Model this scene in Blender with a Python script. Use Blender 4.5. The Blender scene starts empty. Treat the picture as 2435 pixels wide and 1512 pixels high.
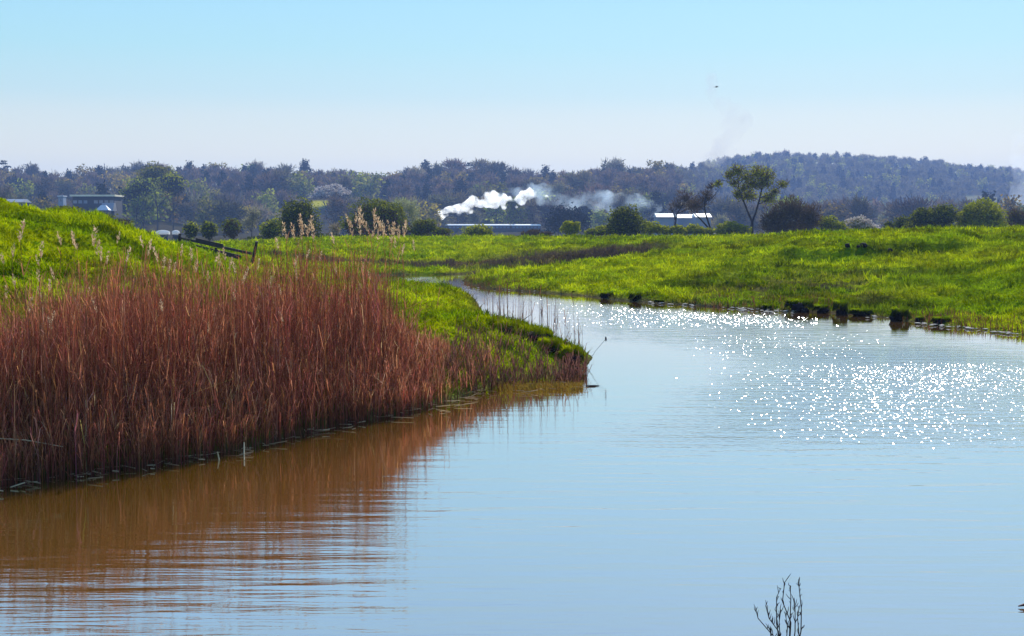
import bpy, math, random
import numpy as np
from mathutils import Vector

random.seed(7)
rng = np.random.default_rng(11)
S = bpy.context.scene
COL = S.collection

# ------------------------------------------------------------------ camera
CZ = 2.5                      # eye height over the water
F = 3344.0                    # focal length, in units of a 2434 px wide picture
U0, V0, VH = 1217.0, 756.0, 540.0
PITCH = math.atan((V0 - VH) / F)
cam_d = bpy.data.cameras.new('camera')
cam_d.sensor_width = 36.0
cam_d.lens = 36.0 * F / 2434.0
cam_d.clip_start = 0.1
cam_d.clip_end = 9000
cam = bpy.data.objects.new('camera', cam_d)
COL.objects.link(cam)
cam.location = (0, 0, CZ)
cam.rotation_euler = (math.pi / 2 - PITCH, 0, 0)
S.camera = cam

# ------------------------------------------------------------------ light
SUN_EL, SUN_AZ = math.radians(35), math.radians(17)     # azimuth to the right of the view axis (+Y)
sun_d = bpy.data.lights.new('sun', 'SUN')
sun_d.energy = 4.6
sun_d.angle = math.radians(0.5)
sun_d.color = (1.0, 0.95, 0.86)
sun = bpy.data.objects.new('sun', sun_d)
COL.objects.link(sun)
sdir = Vector((math.sin(SUN_AZ) * math.cos(SUN_EL), math.cos(SUN_AZ) * math.cos(SUN_EL), math.sin(SUN_EL)))
sun.rotation_euler = sdir.to_track_quat('Z', 'Y').to_euler()

W = bpy.data.worlds.new('World')
S.world = W
W.use_nodes = True
wt = W.node_tree
wt.nodes.clear()
wo = wt.nodes.new('ShaderNodeOutputWorld')
bg = wt.nodes.new('ShaderNodeBackground')
sky = wt.nodes.new('ShaderNodeTexSky')
sky.sky_type = 'NISHITA'
sky.sun_disc = False
sky.sun_elevation = SUN_EL
sky.sun_rotation = SUN_AZ
sky.air_density = 1.0
sky.dust_density = 0.6
sky.ozone_density = 3.0
tc = wt.nodes.new('ShaderNodeTexCoord')
sp = wt.nodes.new('ShaderNodeSeparateXYZ')
rp = wt.nodes.new('ShaderNodeValToRGB')
mu = wt.nodes.new('ShaderNodeMix')
mu.data_type = 'RGBA'
mu.blend_type = 'MULTIPLY'
mu.inputs[0].default_value = 1.0
wt.links.new(tc.outputs['Generated'], sp.inputs[0])
wt.links.new(sp.outputs['Z'], rp.inputs[0])
# clear spring sky: white at the horizon, cyan above it, deep blue overhead
SKY = [(0.0, (1.08, .98, .62)), (.050, (1.04, .98, .66)), (.078, (.80, .89, .74)), (.092, (.62, .84, .78)), (.125, (.46, .82, .84)), (.16, (.39, .78, .93)), (.30, (.36, .80, 1.2)), (.55, (.22, .50, 1.0)), (1.0, (.12, .30, .8))]
cr = rp.color_ramp
while len(cr.elements) < len(SKY):
    cr.elements.new(0.5)
for e, (p, c) in zip(cr.elements, SKY):
    e.position = p
    e.color = (*[min(x, 1.2) * 8.2 for x in c], 1)
mu.blend_type = 'MIX'
mu.inputs[0].default_value = 0.8
wt.links.new(sky.outputs[0], mu.inputs[6])
wt.links.new(rp.outputs[0], mu.inputs[7])
wt.links.new(mu.outputs[2], bg.inputs[0])
bg.inputs[1].default_value = 0.08
wt.links.new(bg.outputs[0], wo.inputs[0])

S.view_settings.view_transform = 'Standard'
S.view_settings.look = 'None'
S.view_settings.exposure = 0.65
S.view_settings.gamma = 1.0
S.cycles.max_bounces = 8
S.cycles.transparent_max_bounces = 12
S.cycles.volume_bounces = 6
S.cycles.sample_clamp_indirect = 6
S.cycles.caustics_reflective = False
S.cycles.caustics_refractive = False

# ------------------------------------------------------------------ helpers
TANP = math.tan(PITCH)
CP_, SP_ = math.cos(PITCH), math.sin(PITCH)


def ray(u, v):
    x = (u - U0) / F
    y = -(v - V0) / F
    return np.array([x, CP_ + y * SP_, -SP_ + y * CP_])


def P(u, v, Y):
    d = ray(u, v)
    return np.array([0, 0, CZ]) + d * (Y / d[1])


def G(u, v, z=0.0):
    d = ray(u, v)
    return np.array([0, 0, CZ]) + d * ((z - CZ) / d[2])


def tag(o, label=None, cat=None, group=None, kind=None):
    if label: o['label'] = label
    if cat: o['category'] = cat
    if group: o['group'] = group
    if kind: o['kind'] = kind
    return o


def link(o, parent=None):
    COL.objects.link(o)
    if parent: o.parent = parent
    return o


def empty(name, loc, rz=0.0, sc=1.0):
    o = bpy.data.objects.new(name, None)
    o.empty_display_size = 0.3
    o.location = loc
    o.rotation_euler = (0, 0, rz)
    o.scale = (sc, sc, sc)
    return link(o)


def np_mesh(name, V, Fs, mats, mat_idx=None, smooth=False, colattr=None):
    """V (n,3); Fs list of (m,k) int arrays"""
    me = bpy.data.meshes.new(name)
    V = np.asarray(V, dtype=np.float32)
    me.vertices.add(len(V))
    me.vertices.foreach_set('co', V.ravel())
    Fs = [np.asarray(f, dtype=np.int32) for f in Fs if len(f)]
    nl = sum(f.size for f in Fs)
    nf = sum(len(f) for f in Fs)
    me.loops.add(nl)
    me.polygons.add(nf)
    me.loops.foreach_set('vertex_index', np.concatenate([f.ravel() for f in Fs]))
    starts = []
    off = 0
    for f in Fs:
        starts.append(off + np.arange(len(f)) * f.shape[1])
        off += f.size
    me.polygons.foreach_set('loop_start', np.concatenate(starts).astype(np.int32))
    if mat_idx is not None:
        me.polygons.foreach_set('material_index', np.asarray(mat_idx, dtype=np.int32))
    me.polygons.foreach_set('use_smooth', np.full(nf, smooth))
    for m in mats:
        me.materials.append(m)
    if colattr is not None:
        a = me.attributes.new('col', 'FLOAT_COLOR', 'POINT')
        c = np.ones((len(V), 4), dtype=np.float32)
        c[:, :3] = colattr
        a.data.foreach_set('color', c.ravel())
    me.update(calc_edges=True)
    return me


def obj(name, me, parent=None):
    return link(bpy.data.objects.new(name, me), parent)


class MB:
    """collects simple solids into one mesh"""
    def __init__(s):
        s.v, s.q, s.t, s.n = [], [], [], 0

    def add(s, v, q=(), t=()):
        v = np.asarray(v, float)
        s.v.append(v)
        if len(q): s.q.append(np.asarray(q) + s.n)
        if len(t): s.t.append(np.asarray(t) + s.n)
        s.n += len(v)

    def box(s, c, d, rz=0.0, top=(1, 1), rx=0.0):
        x, y, z = d[0] / 2, d[1] / 2, d[2] / 2
        v = np.array([[-x, -y, -z], [x, -y, -z], [x, y, -z], [-x, y, -z],
                      [-x * top[0], -y * top[1], z], [x * top[0], -y * top[1], z], [x * top[0], y * top[1], z], [-x * top[0], y * top[1], z]])
        if rx:
            a, b = math.cos(rx), math.sin(rx)
            v = v @ np.array([[a, 0, -b], [0, 1, 0], [b, 0, a]]).T
        a, b = math.cos(rz), math.sin(rz)
        v = v @ np.array([[a, -b, 0], [b, a, 0], [0, 0, 1]]).T + np.array(c)
        s.add(v, [[0, 3, 2, 1], [4, 5, 6, 7], [0, 1, 5, 4], [1, 2, 6, 5], [2, 3, 7, 6], [3, 0, 4, 7]])
        return s

    def tube(s, pts, rad, n=8, cap=True):
        pts = np.asarray(pts, float)
        k = len(pts)
        rad = np.broadcast_to(rad, (k,))
        rings = []
        for i in range(k):
            d = pts[min(i + 1, k - 1)] - pts[max(i - 1, 0)]
            d = d / (np.linalg.norm(d) + 1e-9)
            a = np.cross(d, [0.3, 0.9, 0.31] if abs(d[2]) > .5 else [0, 0, 1.0])
            a /= np.linalg.norm(a) + 1e-9
            b = np.cross(d, a)
            th = np.arange(n) * 2 * math.pi / n
            rings.append(pts[i] + rad[i] * (np.cos(th)[:, None] * a + np.sin(th)[:, None] * b))
        v = np.concatenate(rings)
        q = []
        for i in range(k - 1):
            for j in range(n):
                q.append([i * n + j, i * n + (j + 1) % n, (i + 1) * n + (j + 1) % n, (i + 1) * n + j])
        t = []
        if cap:
            v = np.concatenate([v, pts[:1], pts[-1:]])
            for j in range(n):
                t.append([k * n, (j + 1) % n, j])
                t.append([k * n + 1, (k - 1) * n + j, (k - 1) * n + (j + 1) % n])
        s.add(v, q, t)
        return s

    def prism(s, prof, x0, x1, axis='x'):
        """extrude a profile [(a,z)] along x"""
        n = len(prof)
        p = np.array(prof, float)
        A = np.column_stack([np.full(n, x0), p]); B = np.column_stack([np.full(n, x1), p])
        v = np.concatenate([A, B, [[x0, *p.mean(0)]], [[x1, *p.mean(0)]]])
        q = [[i, (i + 1) % n, n + (i + 1) % n, n + i] for i in range(n)]
        t = [[2 * n, (i + 1) % n, i] for i in range(n)] + [[2 * n + 1, n + i, n + (i + 1) % n] for i in range(n)]
        s.add(v, q, t)
        return s

    def ico(s, c, r, sub=2, lump=0.0, seed=0):
        import bmesh
        bm = bmesh.new()
        bmesh.ops.create_icosphere(bm, subdivisions=sub, radius=1.0)
        v = np.array([x.co[:] for x in bm.verts])
        t = [[x.index for x in f.verts] for f in bm.faces]
        bm.free()
        if lump:
            r0 = np.random.default_rng(seed)
            ph = r0.uniform(0, 6.28, (5, 3)); fr = r0.uniform(1.5, 5, (5, 3))
            d = sum(np.sin(v[:, 0] * fr[i, 0] + ph[i, 0]) * np.sin(v[:, 1] * fr[i, 1] + ph[i, 1]) * np.sin(v[:, 2] * fr[i, 2] + ph[i, 2]) for i in range(5))
            v = v * (1 + lump * d)[:, None]
        s.add(v * np.asarray(r) + np.asarray(c), (), t)
        return s

    def build(s, name, mat, parent=None, smooth=False):
        fs = []
        if s.q: fs.append(np.concatenate(s.q))
        if s.t: fs.append(np.concatenate(s.t))
        me = np_mesh(name, np.concatenate(s.v), fs, [mat], smooth=smooth)
        return obj(name, me, parent)


# value noise
_tab = rng.random((256, 256))


def vnoise(x, y, seed=0):
    x = np.asarray(x, float) + seed * 17.3
    y = np.asarray(y, float) + seed * 31.7
    xi, yi = np.floor(x).astype(int), np.floor(y).astype(int)
    fx, fy = x - xi, y - yi
    fx = fx * fx * (3 - 2 * fx); fy = fy * fy * (3 - 2 * fy)
    a = _tab[xi & 255, yi & 255]; b = _tab[(xi + 1) & 255, yi & 255]
    c = _tab[xi & 255, (yi + 1) & 255]; d = _tab[(xi + 1) & 255, (yi + 1) & 255]
    return (a * (1 - fx) + b * fx) * (1 - fy) + (c * (1 - fx) + d * fx) * fy


def fbm(x, y, seed=0, o=3):
    r, a, t = 0, 1, 0
    for i in range(o):
        r = r + a * vnoise(x * 2 ** i, y * 2 ** i, seed + i); t += a; a *= .5
    return r / t


def sstep(x, a, b):
    t = np.clip((x - a) / (b - a), 0, 1)
    return t * t * (3 - 2 * t)


# ------------------------------------------------------------------ materials
def new_mat(name):
    m = bpy.data.materials.new(name)
    m.use_nodes = True
    m.node_tree.nodes.clear()
    o = m.node_tree.nodes.new('ShaderNodeOutputMaterial')
    return m, m.node_tree, o


def N(nt, t, **kw):
    n = nt.nodes.new(t)
    for k, v in kw.items():
        setattr(n, k, v)
    return n


def mixcol(nt, fac, a, b, mode='MIX'):
    m = N(nt, 'ShaderNodeMix', data_type='RGBA', blend_type=mode)
    for i, x in ((0, fac), (6, a), (7, b)):
        if isinstance(x, (int, float)):
            m.inputs[i].default_value = x
        elif isinstance(x, tuple):
            m.inputs[i].default_value = (*x, 1)
        else:
            nt.links.new(x, m.inputs[i])
    return m.outputs[2]


def leafy(name, c1, c2, trans=0.45, usecol=False, objvar=0.0, tcol=None, rough=1.0):
    """two-tone foliage: diffuse plus light coming through"""
    m, nt, o = new_mat(name)
    g = N(nt, 'ShaderNodeNewGeometry')
    c = mixcol(nt, g.outputs['Random Per Island'], c1, c2)
    if usecol:
        a = N(nt, 'ShaderNodeAttribute', attribute_name='col')
        c = mixcol(nt, 1.0, c, a.outputs['Color'], 'MULTIPLY')
    if objvar:
        oi = N(nt, 'ShaderNodeObjectInfo')
        hs = N(nt, 'ShaderNodeHueSaturation')
        mr = N(nt, 'ShaderNodeMapRange')
        mr.inputs[3].default_value = 1 - objvar; mr.inputs[4].default_value = 1 + objvar
        nt.links.new(oi.outputs['Random'], mr.inputs[0])
        nt.links.new(mr.outputs[0], hs.inputs['Value'])
        mr2 = N(nt, 'ShaderNodeMapRange')
        mr2.inputs[3].default_value = .47; mr2.inputs[4].default_value = .57
        ml = N(nt, 'ShaderNodeMath', operation='FRACT')
        m5 = N(nt, 'ShaderNodeMath', operation='MULTIPLY'); m5.inputs[1].default_value = 7.31
        nt.links.new(oi.outputs['Random'], m5.inputs[0]); nt.links.new(m5.outputs[0], ml.inputs[0]); nt.links.new(ml.outputs[0], mr2.inputs[0])
        nt.links.new(mr2.outputs[0], hs.inputs['Hue'])
        nt.links.new(c, hs.inputs['Color'])
        c = hs.outputs[0]
    d = N(nt, 'ShaderNodeBsdfDiffuse')
    t = N(nt, 'ShaderNodeBsdfTranslucent')
    nt.links.new(c, d.inputs[0])
    if tcol:
        nt.links.new(mixcol(nt, 1.0, c, tcol, 'MULTIPLY'), t.inputs[0])
    else:
        nt.links.new(c, t.inputs[0])
    mx = N(nt, 'ShaderNodeMixShader')
    mx.inputs[0].default_value = trans
    nt.links.new(d.outputs[0], mx.inputs[1]); nt.links.new(t.outputs[0], mx.inputs[2])
    nt.links.new(mx.outputs[0], o.inputs[0])
    return m


def solid(name, c, rough=0.6, metal=0.0, var=0.25, scale=3.0, spec=0.4):
    m, nt, o = new_mat(name)
    b = N(nt, 'ShaderNodeBsdfPrincipled')
    n = N(nt, 'ShaderNodeTexNoise')
    n.inputs['Scale'].default_value = scale; n.inputs['Detail'].default_value = 5
    tcn = N(nt, 'ShaderNodeTexCoord')
    nt.links.new(tcn.outputs['Object'], n.inputs['Vector'])
    cc = mixcol(nt, n.outputs['Fac'], tuple(x * (1 - var) for x in c), tuple(min(1, x * (1 + var)) for x in c))
    nt.links.new(cc, b.inputs['Base Color'])
    b.inputs['Roughness'].default_value = rough
    b.inputs['Metallic'].default_value = metal
    b.inputs['Specular IOR Level'].default_value = spec
    nt.links.new(b.outputs[0], o.inputs[0])
    return m


M = {}
M['bark'] = solid('bark', (0.045, 0.032, 0.035), 0.9, var=.4, scale=2, spec=.1)
M['bark_near'] = solid('bark_dark', (0.03, 0.02, 0.02), 0.9, var=.4, scale=4, spec=.1)
M['bare'] = leafy('bare_twigs', (0.06, 0.045, 0.05), (0.20, 0.14, 0.075), 0.3, objvar=.5)
M['budding'] = leafy('budding_twigs', (0.08, 0.065, 0.03), (0.36, 0.28, 0.025), 0.4, objvar=.4)
M['evergreen'] = leafy('evergreen_leaves', (0.012, 0.016, 0.022), (0.03, 0.035, 0.03), 0.15, objvar=.3)
M['blossom'] = leafy('blossom', (0.30, 0.24, 0.22), (0.55, 0.5, 0.45), 0.4)
M['pale'] = leafy('pale_willow_twigs', (0.20, 0.17, 0.10), (0.34, 0.30, 0.15), 0.4, objvar=.15)
M['hedge'] = leafy('hedge_leaves', (0.06, 0.07, 0.006), (0.22, 0.23, 0.008), 0.45)
M['yellowgreen'] = leafy('young_and_sunlit_leaves', (0.16, 0.18, 0.006), (0.34, 0.34, 0.01), 0.5)  # willow's young leaves, and the sunlit tone painted onto bush tops
M['brown'] = leafy('brown_twigs', (0.05, 0.032, 0.03), (0.12, 0.075, 0.03), 0.25)
M['darkbush'] = leafy('dark_hedge_leaves', (0.018, 0.022, 0.01), (0.075, 0.085, 0.006), 0.3)

M['peat'] = solid('peat', (0.018, 0.013, 0.018), .95, var=.4, scale=6, spec=.1)

# ------------------------------------------------------------------ terrain
shoreL = [(-1500, 1300), (-700, 1255), (-300, 1195), (0, 1150), (200, 1125), (400, 1097), (600, 1060), (800, 1010), (950, 984), (1080, 950), (1200, 905), (1300, 890), (1395, 868)]
main = [tuple(G(u, v)[:2]) for u, v in shoreL]
main += [(1.55, 27.0), (0.9, 28.2), (0.1, 29.5), (-0.4, 31.5), (-0.8, 34), (-.8, 40), (-1.1, 45), (-1.5, 50), (-2.0, 54.2), (-2.3, 55.6)]
shoreR = [(1062, 678), (1180, 688), (1300, 697), (1380, 703), (1445, 712), (1520, 718), (1640, 726), (1740, 733), (1820, 739), (1900, 741), (1965, 744), (2060, 751), (2150, 763), (2247, 775), (2340, 785), (2434, 797), (2700, 832), (3200, 900), (4200, 1080)]
main += [tuple(G(u, v)[:2]) for u, v in shoreR]
main += [(15, 9), (15, 4.6), (5, 4.2), (-6, 4.4), (-16, 5)]
main = np.array(main)
chan = np.array([(-2.7, 58), (-4.4, 60.5), (-5.3, 66), (-4.2, 71.3), (1, 76.5), (8, 84), (15, 91)])
chw = 2.9


def seg_dist(px, py, a, b):
    ax, ay = a; bx, by = b
    dx, dy = bx - ax, by - ay
    t = np.clip(((px - ax) * dx + (py - ay) * dy) / (dx * dx + dy * dy + 1e-9), 0, 1)
    return np.hypot(px - ax - t * dx, py - ay - t * dy)


def river_sd(x, y):
    """>0 on land, <0 in the water"""
    d = np.full(x.shape, 1e9)
    inside = np.zeros(x.shape, bool)
    n = len(main)
    for i in range(n):
        a, b = main[i], main[(i + 1) % n]
        d = np.minimum(d, seg_dist(x, y, a, b))
        c = ((a[1] > y) != (b[1] > y)) & (x < (b[0] - a[0]) * (y - a[1]) / (b[1] - a[1] + 1e-12) + a[0])
        inside ^= c
    d = np.where(inside, -d, d)
    e = np.full(x.shape, 1e9)
    for i in range(len(chan) - 1):
        e = np.minimum(e, seg_dist(x, y, chan[i], chan[i + 1]))
    w = chw * np.where(y > 74, .55, np.interp(y, [57, 63], [.4, 1.0]))
    return np.minimum(d, e - w)


ctl = []
for u, v, Y in [(2434, 752, 37), (2434, 650, 48), (2434, 606, 58), (2434, 548, 80), (2300, 552, 85), (2434, 545, 100),
                (2200, 740, 40), (2200, 650, 52), (2200, 612, 62), (2200, 590, 66), (2200, 556, 90),
                (2000, 708, 46), (2000, 655, 54), (2000, 612, 63.5), (2000, 592, 65.5), (2000, 560, 88), (1900, 558, 95), (1900, 590, 68), (1900, 615, 63),
                (1700, 690, 50), (1700, 650, 57), (1700, 610, 70), (1700, 567, 110),
                (1500, 688, 52), (1500, 645, 62), (1500, 620, 70), (1500, 566, 120),
                (1300, 670, 59), (1300, 640, 66), (1300, 612, 84), (1150, 655, 64), (1150, 646, 67), (1100, 640, 78), (1000, 637, 79),
                (1000, 606, 95), (1000, 567, 140), (1200, 565, 140), (1300, 567, 140), (800, 568, 130), (620, 577, 110), (620, 603, 85),
                (600, 632, 68), (900, 674, 54), (1000, 703, 40), (950, 674, 58), (1020, 676, 55), (1060, 690, 42), (1130, 745, 30.5), (1200, 790, 26), (1300, 830, 24), (1100, 790, 25),
                (900, 720, 34), (700, 662, 48), (500, 645, 45), (430, 576, 72), (340, 550, 58), (200, 511, 45), (0, 487, 36), (-300, 476, 32),
                (450, 618, 62), (520, 632, 62), (600, 642, 62), (400, 600, 66), (480, 634, 50), (560, 648, 50), (660, 642, 60), (0, 610, 27), (0, 700, 22), (200, 620, 29), (400, 640, 30), (400, 700, 24), (600, 720, 24), (800, 760, 24), (950, 800, 23.5),
                (0, 860, 17), (400, 850, 18), (700, 850, 19.5), (-600, 600, 22), (-600, 470, 30), (3000, 560, 60), (3000, 700, 34)]:
    p = P(u, v, Y)
    ctl.append((p[0], p[1], max(p[2], .12)))
for x, y, z in [(-24, 62, 0.6), (-30, 60, .2), (-26, 85, 0.3), (-40, 100, -.6), (-30, 130, 0.6), (-22, 40, 1.2), (-26, 34, 1.0),
                (40, 90, 2.2), (60, 120, 1.8), (0, 155, .9), (-40, 155, .6), (40, 150, 1.0), (70, 160, .8), (-60, 165, 0)]:
    ctl.append((x, y, z))
ctl = np.array(ctl)


def warp(x, y):
    yy = np.maximum(y, 8)
    return np.clip(x / yy, -.75, .75) * 5.0, np.log(yy) * 2.2


cw = np.column_stack(warp(ctl[:, 0], ctl[:, 1]))
Dm = np.hypot(cw[:, None, 0] - cw[None, :, 0], cw[:, None, 1] - cw[None, :, 1])
cm = ctl[:, 2].mean()
wts = np.linalg.solve(-Dm - 0.02 * np.eye(len(ctl)), ctl[:, 2] - cm)

SKYL = np.array([(-400, 405), (0, 397), (60, 402), (150, 407), (200, 412), (330, 405), (450, 400), (560, 398), (700, 402), (900, 415), (1000, 402), (1120, 398), (1260, 412), (1400, 405), (1530, 402),
                 (1600, 398), (1660, 390), (1750, 378), (1870, 372), (1950, 375), (2100, 380), (2200, 388), (2300, 400), (2400, 410), (2434, 415), (2800, 425)])


def hill(x, y):
    u = U0 + F * x / np.maximum(y, 1)
    r = sstep(u, 1540, 1760)
    Yr = 1050 + 850 * r
    vs = np.interp(u, SKYL[:, 0], SKYL[:, 1])
    zr = CZ + (VH - vs) / F * Yr - (14 - 3 * r)
    y0 = 600 + 350 * r
    h = -1 + (zr + 1) * sstep(y, y0, Yr) * (1 - .5 * sstep(y, Yr + 30, Yr + 700))
    h = h + 9 * np.exp(-(((x + 190) / 60) ** 2 + ((y - 610) / 55) ** 2))
    h = h + 4.5 * np.exp(-(((x + 103) / 35) ** 2 + ((y - 815) / 45) ** 2))
    return h


def height(x, y, detail=True):
    x = np.asarray(x, float); y = np.asarray(y, float)
    sh = x.shape
    x = x.ravel(); y = y.ravel()
    sd = river_sd(x, y)
    wx, wy = warp(x, y)
    z = np.full(x.shape, cm)
    for i in range(len(ctl)):
        z -= wts[i] * np.hypot(wx - cw[i, 0], wy - cw[i, 1])
    z = np.clip(z, -1, 3.4)
    uu_ = U0 + F * x / np.maximum(y, 1)
    z = z + .34 * sstep(y, 64 + .8 * np.sin(x * .35), 64.7 + .8 * np.sin(x * .35)) * (1 - sstep(y, 70, 100)) * sstep(uu_, 1820, 1900) * (1 - sstep(uu_, 2260, 2360))
    near = 1 - sstep(y, 6, 11)
    z = z * (1 - near) + 0.85 * near
    far = sstep(y, 150, 205)
    z = z * (1 - far) + hill(x, y) * far
    lump = 0
    if detail:
        lump = (fbm(x * .8, y * .8, 3) - .5) * .46 + np.abs(fbm(x * 2.6, y * 2.2, 5, 2) - .5) * -.42 + .03
        lump = lump * (1 - far) * np.clip(sd / 1.0, 0, 1) * (1 + 0.8 * sstep(y, 60, 120))
    ramp = 1 - np.exp(-np.maximum(sd, 0) / .55)
    z = np.where(sd > 0, np.maximum(z, .1) * ramp * (1 - far) + z * far + lump + 0.02, np.maximum(sd * .5, -.6))
    return z.reshape(sh)


def H1(x, y, detail=False):
    return float(height(np.array([x]), np.array([y]), detail)[0])


ang = np.concatenate([np.linspace(-math.pi, -.46, 60)[:-1], np.linspace(-.46, .46, 470), np.linspace(.46, math.pi, 60)[1:]])
rad = np.concatenate([np.geomspace(.5, 10, 30)[:-1], np.geomspace(10, 190, 560)[:-1], np.geomspace(190, 3200, 170)])
A, R = np.meshgrid(ang, rad)
X = np.sin(A) * R; Yy = np.cos(A) * R
Z = height(X, Yy)
nr, na = X.shape
idx = np.arange(nr * na).reshape(nr, na)
Q = np.stack([idx[:-1, :-1], idx[:-1, 1:], idx[1:, 1:], idx[1:, :-1]], -1).reshape(-1, 4)


def ground_col(x, y):
    """albedo of the turf, soil, litter and far fields by place"""
    sd = river_sd(x, y)
    n = fbm(x * .35, y * .35, 9)
    n2 = fbm(x * 1.7, y * 1.7, 12)
    c = np.empty(x.shape + (3,))
    g1 = np.array([0.125, 0.185, 0.001]); g2 = np.array([0.265, 0.305, 0.0012])
    k = sstep(n, .3, .7)[..., None]
    c[:] = g1 * (1 - k) + g2 * k
    c *= (0.75 + .5 * n2)[..., None]
    dk = sstep(fbm(x * .55, y * .32, 88), .42, .66) * .42 + sstep(fbm(x * 1.9, y * 1.2, 91), .5, .7) * .25
    c *= (1 - dk * (.45 + .55 * sstep(x, -6, 4)))[..., None]
    # dull brown scrubby patches: along the old ditch and on the lower right bank
    br = np.array([0.075, 0.055, 0.03])
    u = U0 + F * x / np.maximum(y, 1)
    d1 = np.exp(-((y - (84 + (u - 1300) * .012)) / 7.0) ** 2) * sstep(u, 1040, 1200) * (1 - sstep(u, 1540, 1640))
    d2 = np.exp(-((y - 49) / 6.0) ** 2) * sstep(u, 1600, 1700) * (1 - sstep(u, 2000, 2300)) * sstep(n2, .45, .65) * .8
    d3 = np.exp(-((y - 82) / 3.0) ** 2) * sstep(u, 640, 800) * (1 - sstep(u, 1100, 1200)) * .8
    d4 = (1 - sstep(sd, .05, .5)) * .8
    k = np.clip(d1 * sstep(n2, .2, .45) + d2 + d3 + d4 * sstep(y, 30, 40), 0, 1)[..., None]
    c = c * (1 - k) + br * k
    k = (1 - sstep(sd, -.1, .15))[..., None]
    c = c * (1 - k) + np.array([0.10, 0.075, 0.045]) * k
    far = sstep(y, 160, 260)[..., None]
    c = c * (1 - far) + np.array([0.05, 0.042, 0.022]) * far
    k = ((np.abs(x + 107) < 8) & (np.abs(y - 796) < 16)).astype(float)[..., None]
    c = c * (1 - k) + np.array([0.40, 0.36, 0.02]) * k
    k = ((u > 2290) & (u < 2420) & (y > 1290) & (y < 1420)).astype(float)[..., None]
    c = c * (1 - k) + np.array([0.22, 0.20, 0.08]) * k
    return c


m, nt, o = new_mat('meadow_turf')
a = N(nt, 'ShaderNodeAttribute', attribute_name='col')
n = N(nt, 'ShaderNodeTexNoise'); n.inputs['Scale'].default_value = 6.0; n.inputs['Detail'].default_value = 6
g = N(nt, 'ShaderNodeNewGeometry'); nt.links.new(g.outputs['Position'], n.inputs['Vector'])
mr = N(nt, 'ShaderNodeMapRange'); mr.inputs[1].default_value = .3; mr.inputs[2].default_value = .7; mr.inputs[3].default_value = .55; mr.inputs[4].default_value = 1.3
nt.links.new(n.outputs['Fac'], mr.inputs[0])
cb = N(nt, 'ShaderNodeCombineXYZ')
for i in range(3): nt.links.new(mr.outputs[0], cb.inputs[i])
c = mixcol(nt, 1.0, a.outputs['Color'], cb.outputs[0], 'MULTIPLY')
d = N(nt, 'ShaderNodeBsdfDiffuse'); nt.links.new(c, d.inputs[0])
bp = N(nt, 'ShaderNodeBump'); bp.inputs['Strength'].default_value = .6; bp.inputs['Distance'].default_value = .15
nt.links.new(n.outputs['Fac'], bp.inputs['Height']); nt.links.new(bp.outputs[0], d.inputs['Normal'])
nt.links.new(d.outputs[0], o.inputs[0])
M['turf'] = m
gme = np_mesh('meadow', np.column_stack([X.ravel(), Yy.ravel(), Z.ravel()]), [Q], [M['turf']], smooth=True, colattr=ground_col(X.ravel(), Yy.ravel()))
tag(obj('ground', gme), kind='structure')

# ------------------------------------------------------------------ water
wa = np.concatenate([np.linspace(-1.5, -.4, 20)[:-1], np.linspace(-.4, .4, 240), np.linspace(.4, 1.5, 20)[1:]])
wr = np.geomspace(3.2, 112, 260)
A, R = np.meshgrid(wa, wr)
wx, wy = np.sin(A) * R, np.cos(A) * R
uu = U0 + F * wx / wy
vv = VH + F * CZ / wy
# wind on the water: two patches of steep wavelets (far reach, and the open right), calm elsewhere


def band(t, a, b, c, d):
    return sstep(t, a, b) * (1 - sstep(t, c, d))


edge = fbm(wx * .25, wy * .12, 21)
gA = band(wy, 34, 36.5, 54, 60) * band(uu, 1060, 1120, 1900, 2120)
gA = .85 * gA * (0.6 + .5 * edge) * np.where(wy < 38.5, .7, 1)
gA = gA * (1 - sstep(wy, 40, 52) * .3)
sdw = -river_sd(wx.ravel(), wy.ravel()).reshape(wx.shape)
gA = gA * sstep(sdw, 1.2, 3.8)
core = band(wy, 15.6, 17.5, 24.5, 26.5)
gB = .62 * core * sstep(uu, 1600, 2450) * (0.35 + 1.1 * edge) * sstep(edge, .25, .5)
gB = np.maximum(gB, band(wy, 26, 28, 31, 34) * band(uu, 1600, 1750, 1950, 2200) * .07)
rip = np.clip(band(wy, 14.5, 17, 27, 31) * sstep(uu, 1150, 1500) * (.6 + .6 * edge) + gA, 0, 1) * sstep(sdw, 2, 5)
wme = np_mesh('river', np.column_stack([wx.ravel(), wy.ravel(), np.zeros(wx.size)]), [
    (lambda I: np.stack([I[:-1, :-1], I[:-1, 1:], I[1:, 1:], I[1:, :-1]], -1).reshape(-1, 4))(np.arange(wx.size).reshape(wx.shape))], [], smooth=True,
    colattr=np.stack([gA.ravel(), gB.ravel(), rip.ravel()], -1))
m, nt, o = new_mat('river_water')
dif = N(nt, 'ShaderNodeBsdfDiffuse'); dif.inputs[0].default_value = (0.15, 0.072, 0.006, 1)
b = N(nt, 'ShaderNodeBsdfGlossy'); b.inputs[0].default_value = (1, 1, 1, 1)
lw = N(nt, 'ShaderNodeLayerWeight'); lw.inputs[0].default_value = .5
pw = N(nt, 'ShaderNodeMath', operation='POWER'); pw.inputs[1].default_value = 1.6
nt.links.new(lw.outputs['Facing'], pw.inputs[0])
g = N(nt, 'ShaderNodeNewGeometry')
at = N(nt, 'ShaderNodeAttribute', attribute_name='col')
ca_ = wme.attributes.new('calm', 'FLOAT', 'POINT'); ca_.data.foreach_set('value', (.12 + .88 * sstep(sdw.ravel(), .6, 5.0)).astype(np.float32))
cal = N(nt, 'ShaderNodeAttribute', attribute_name='calm')
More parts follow.
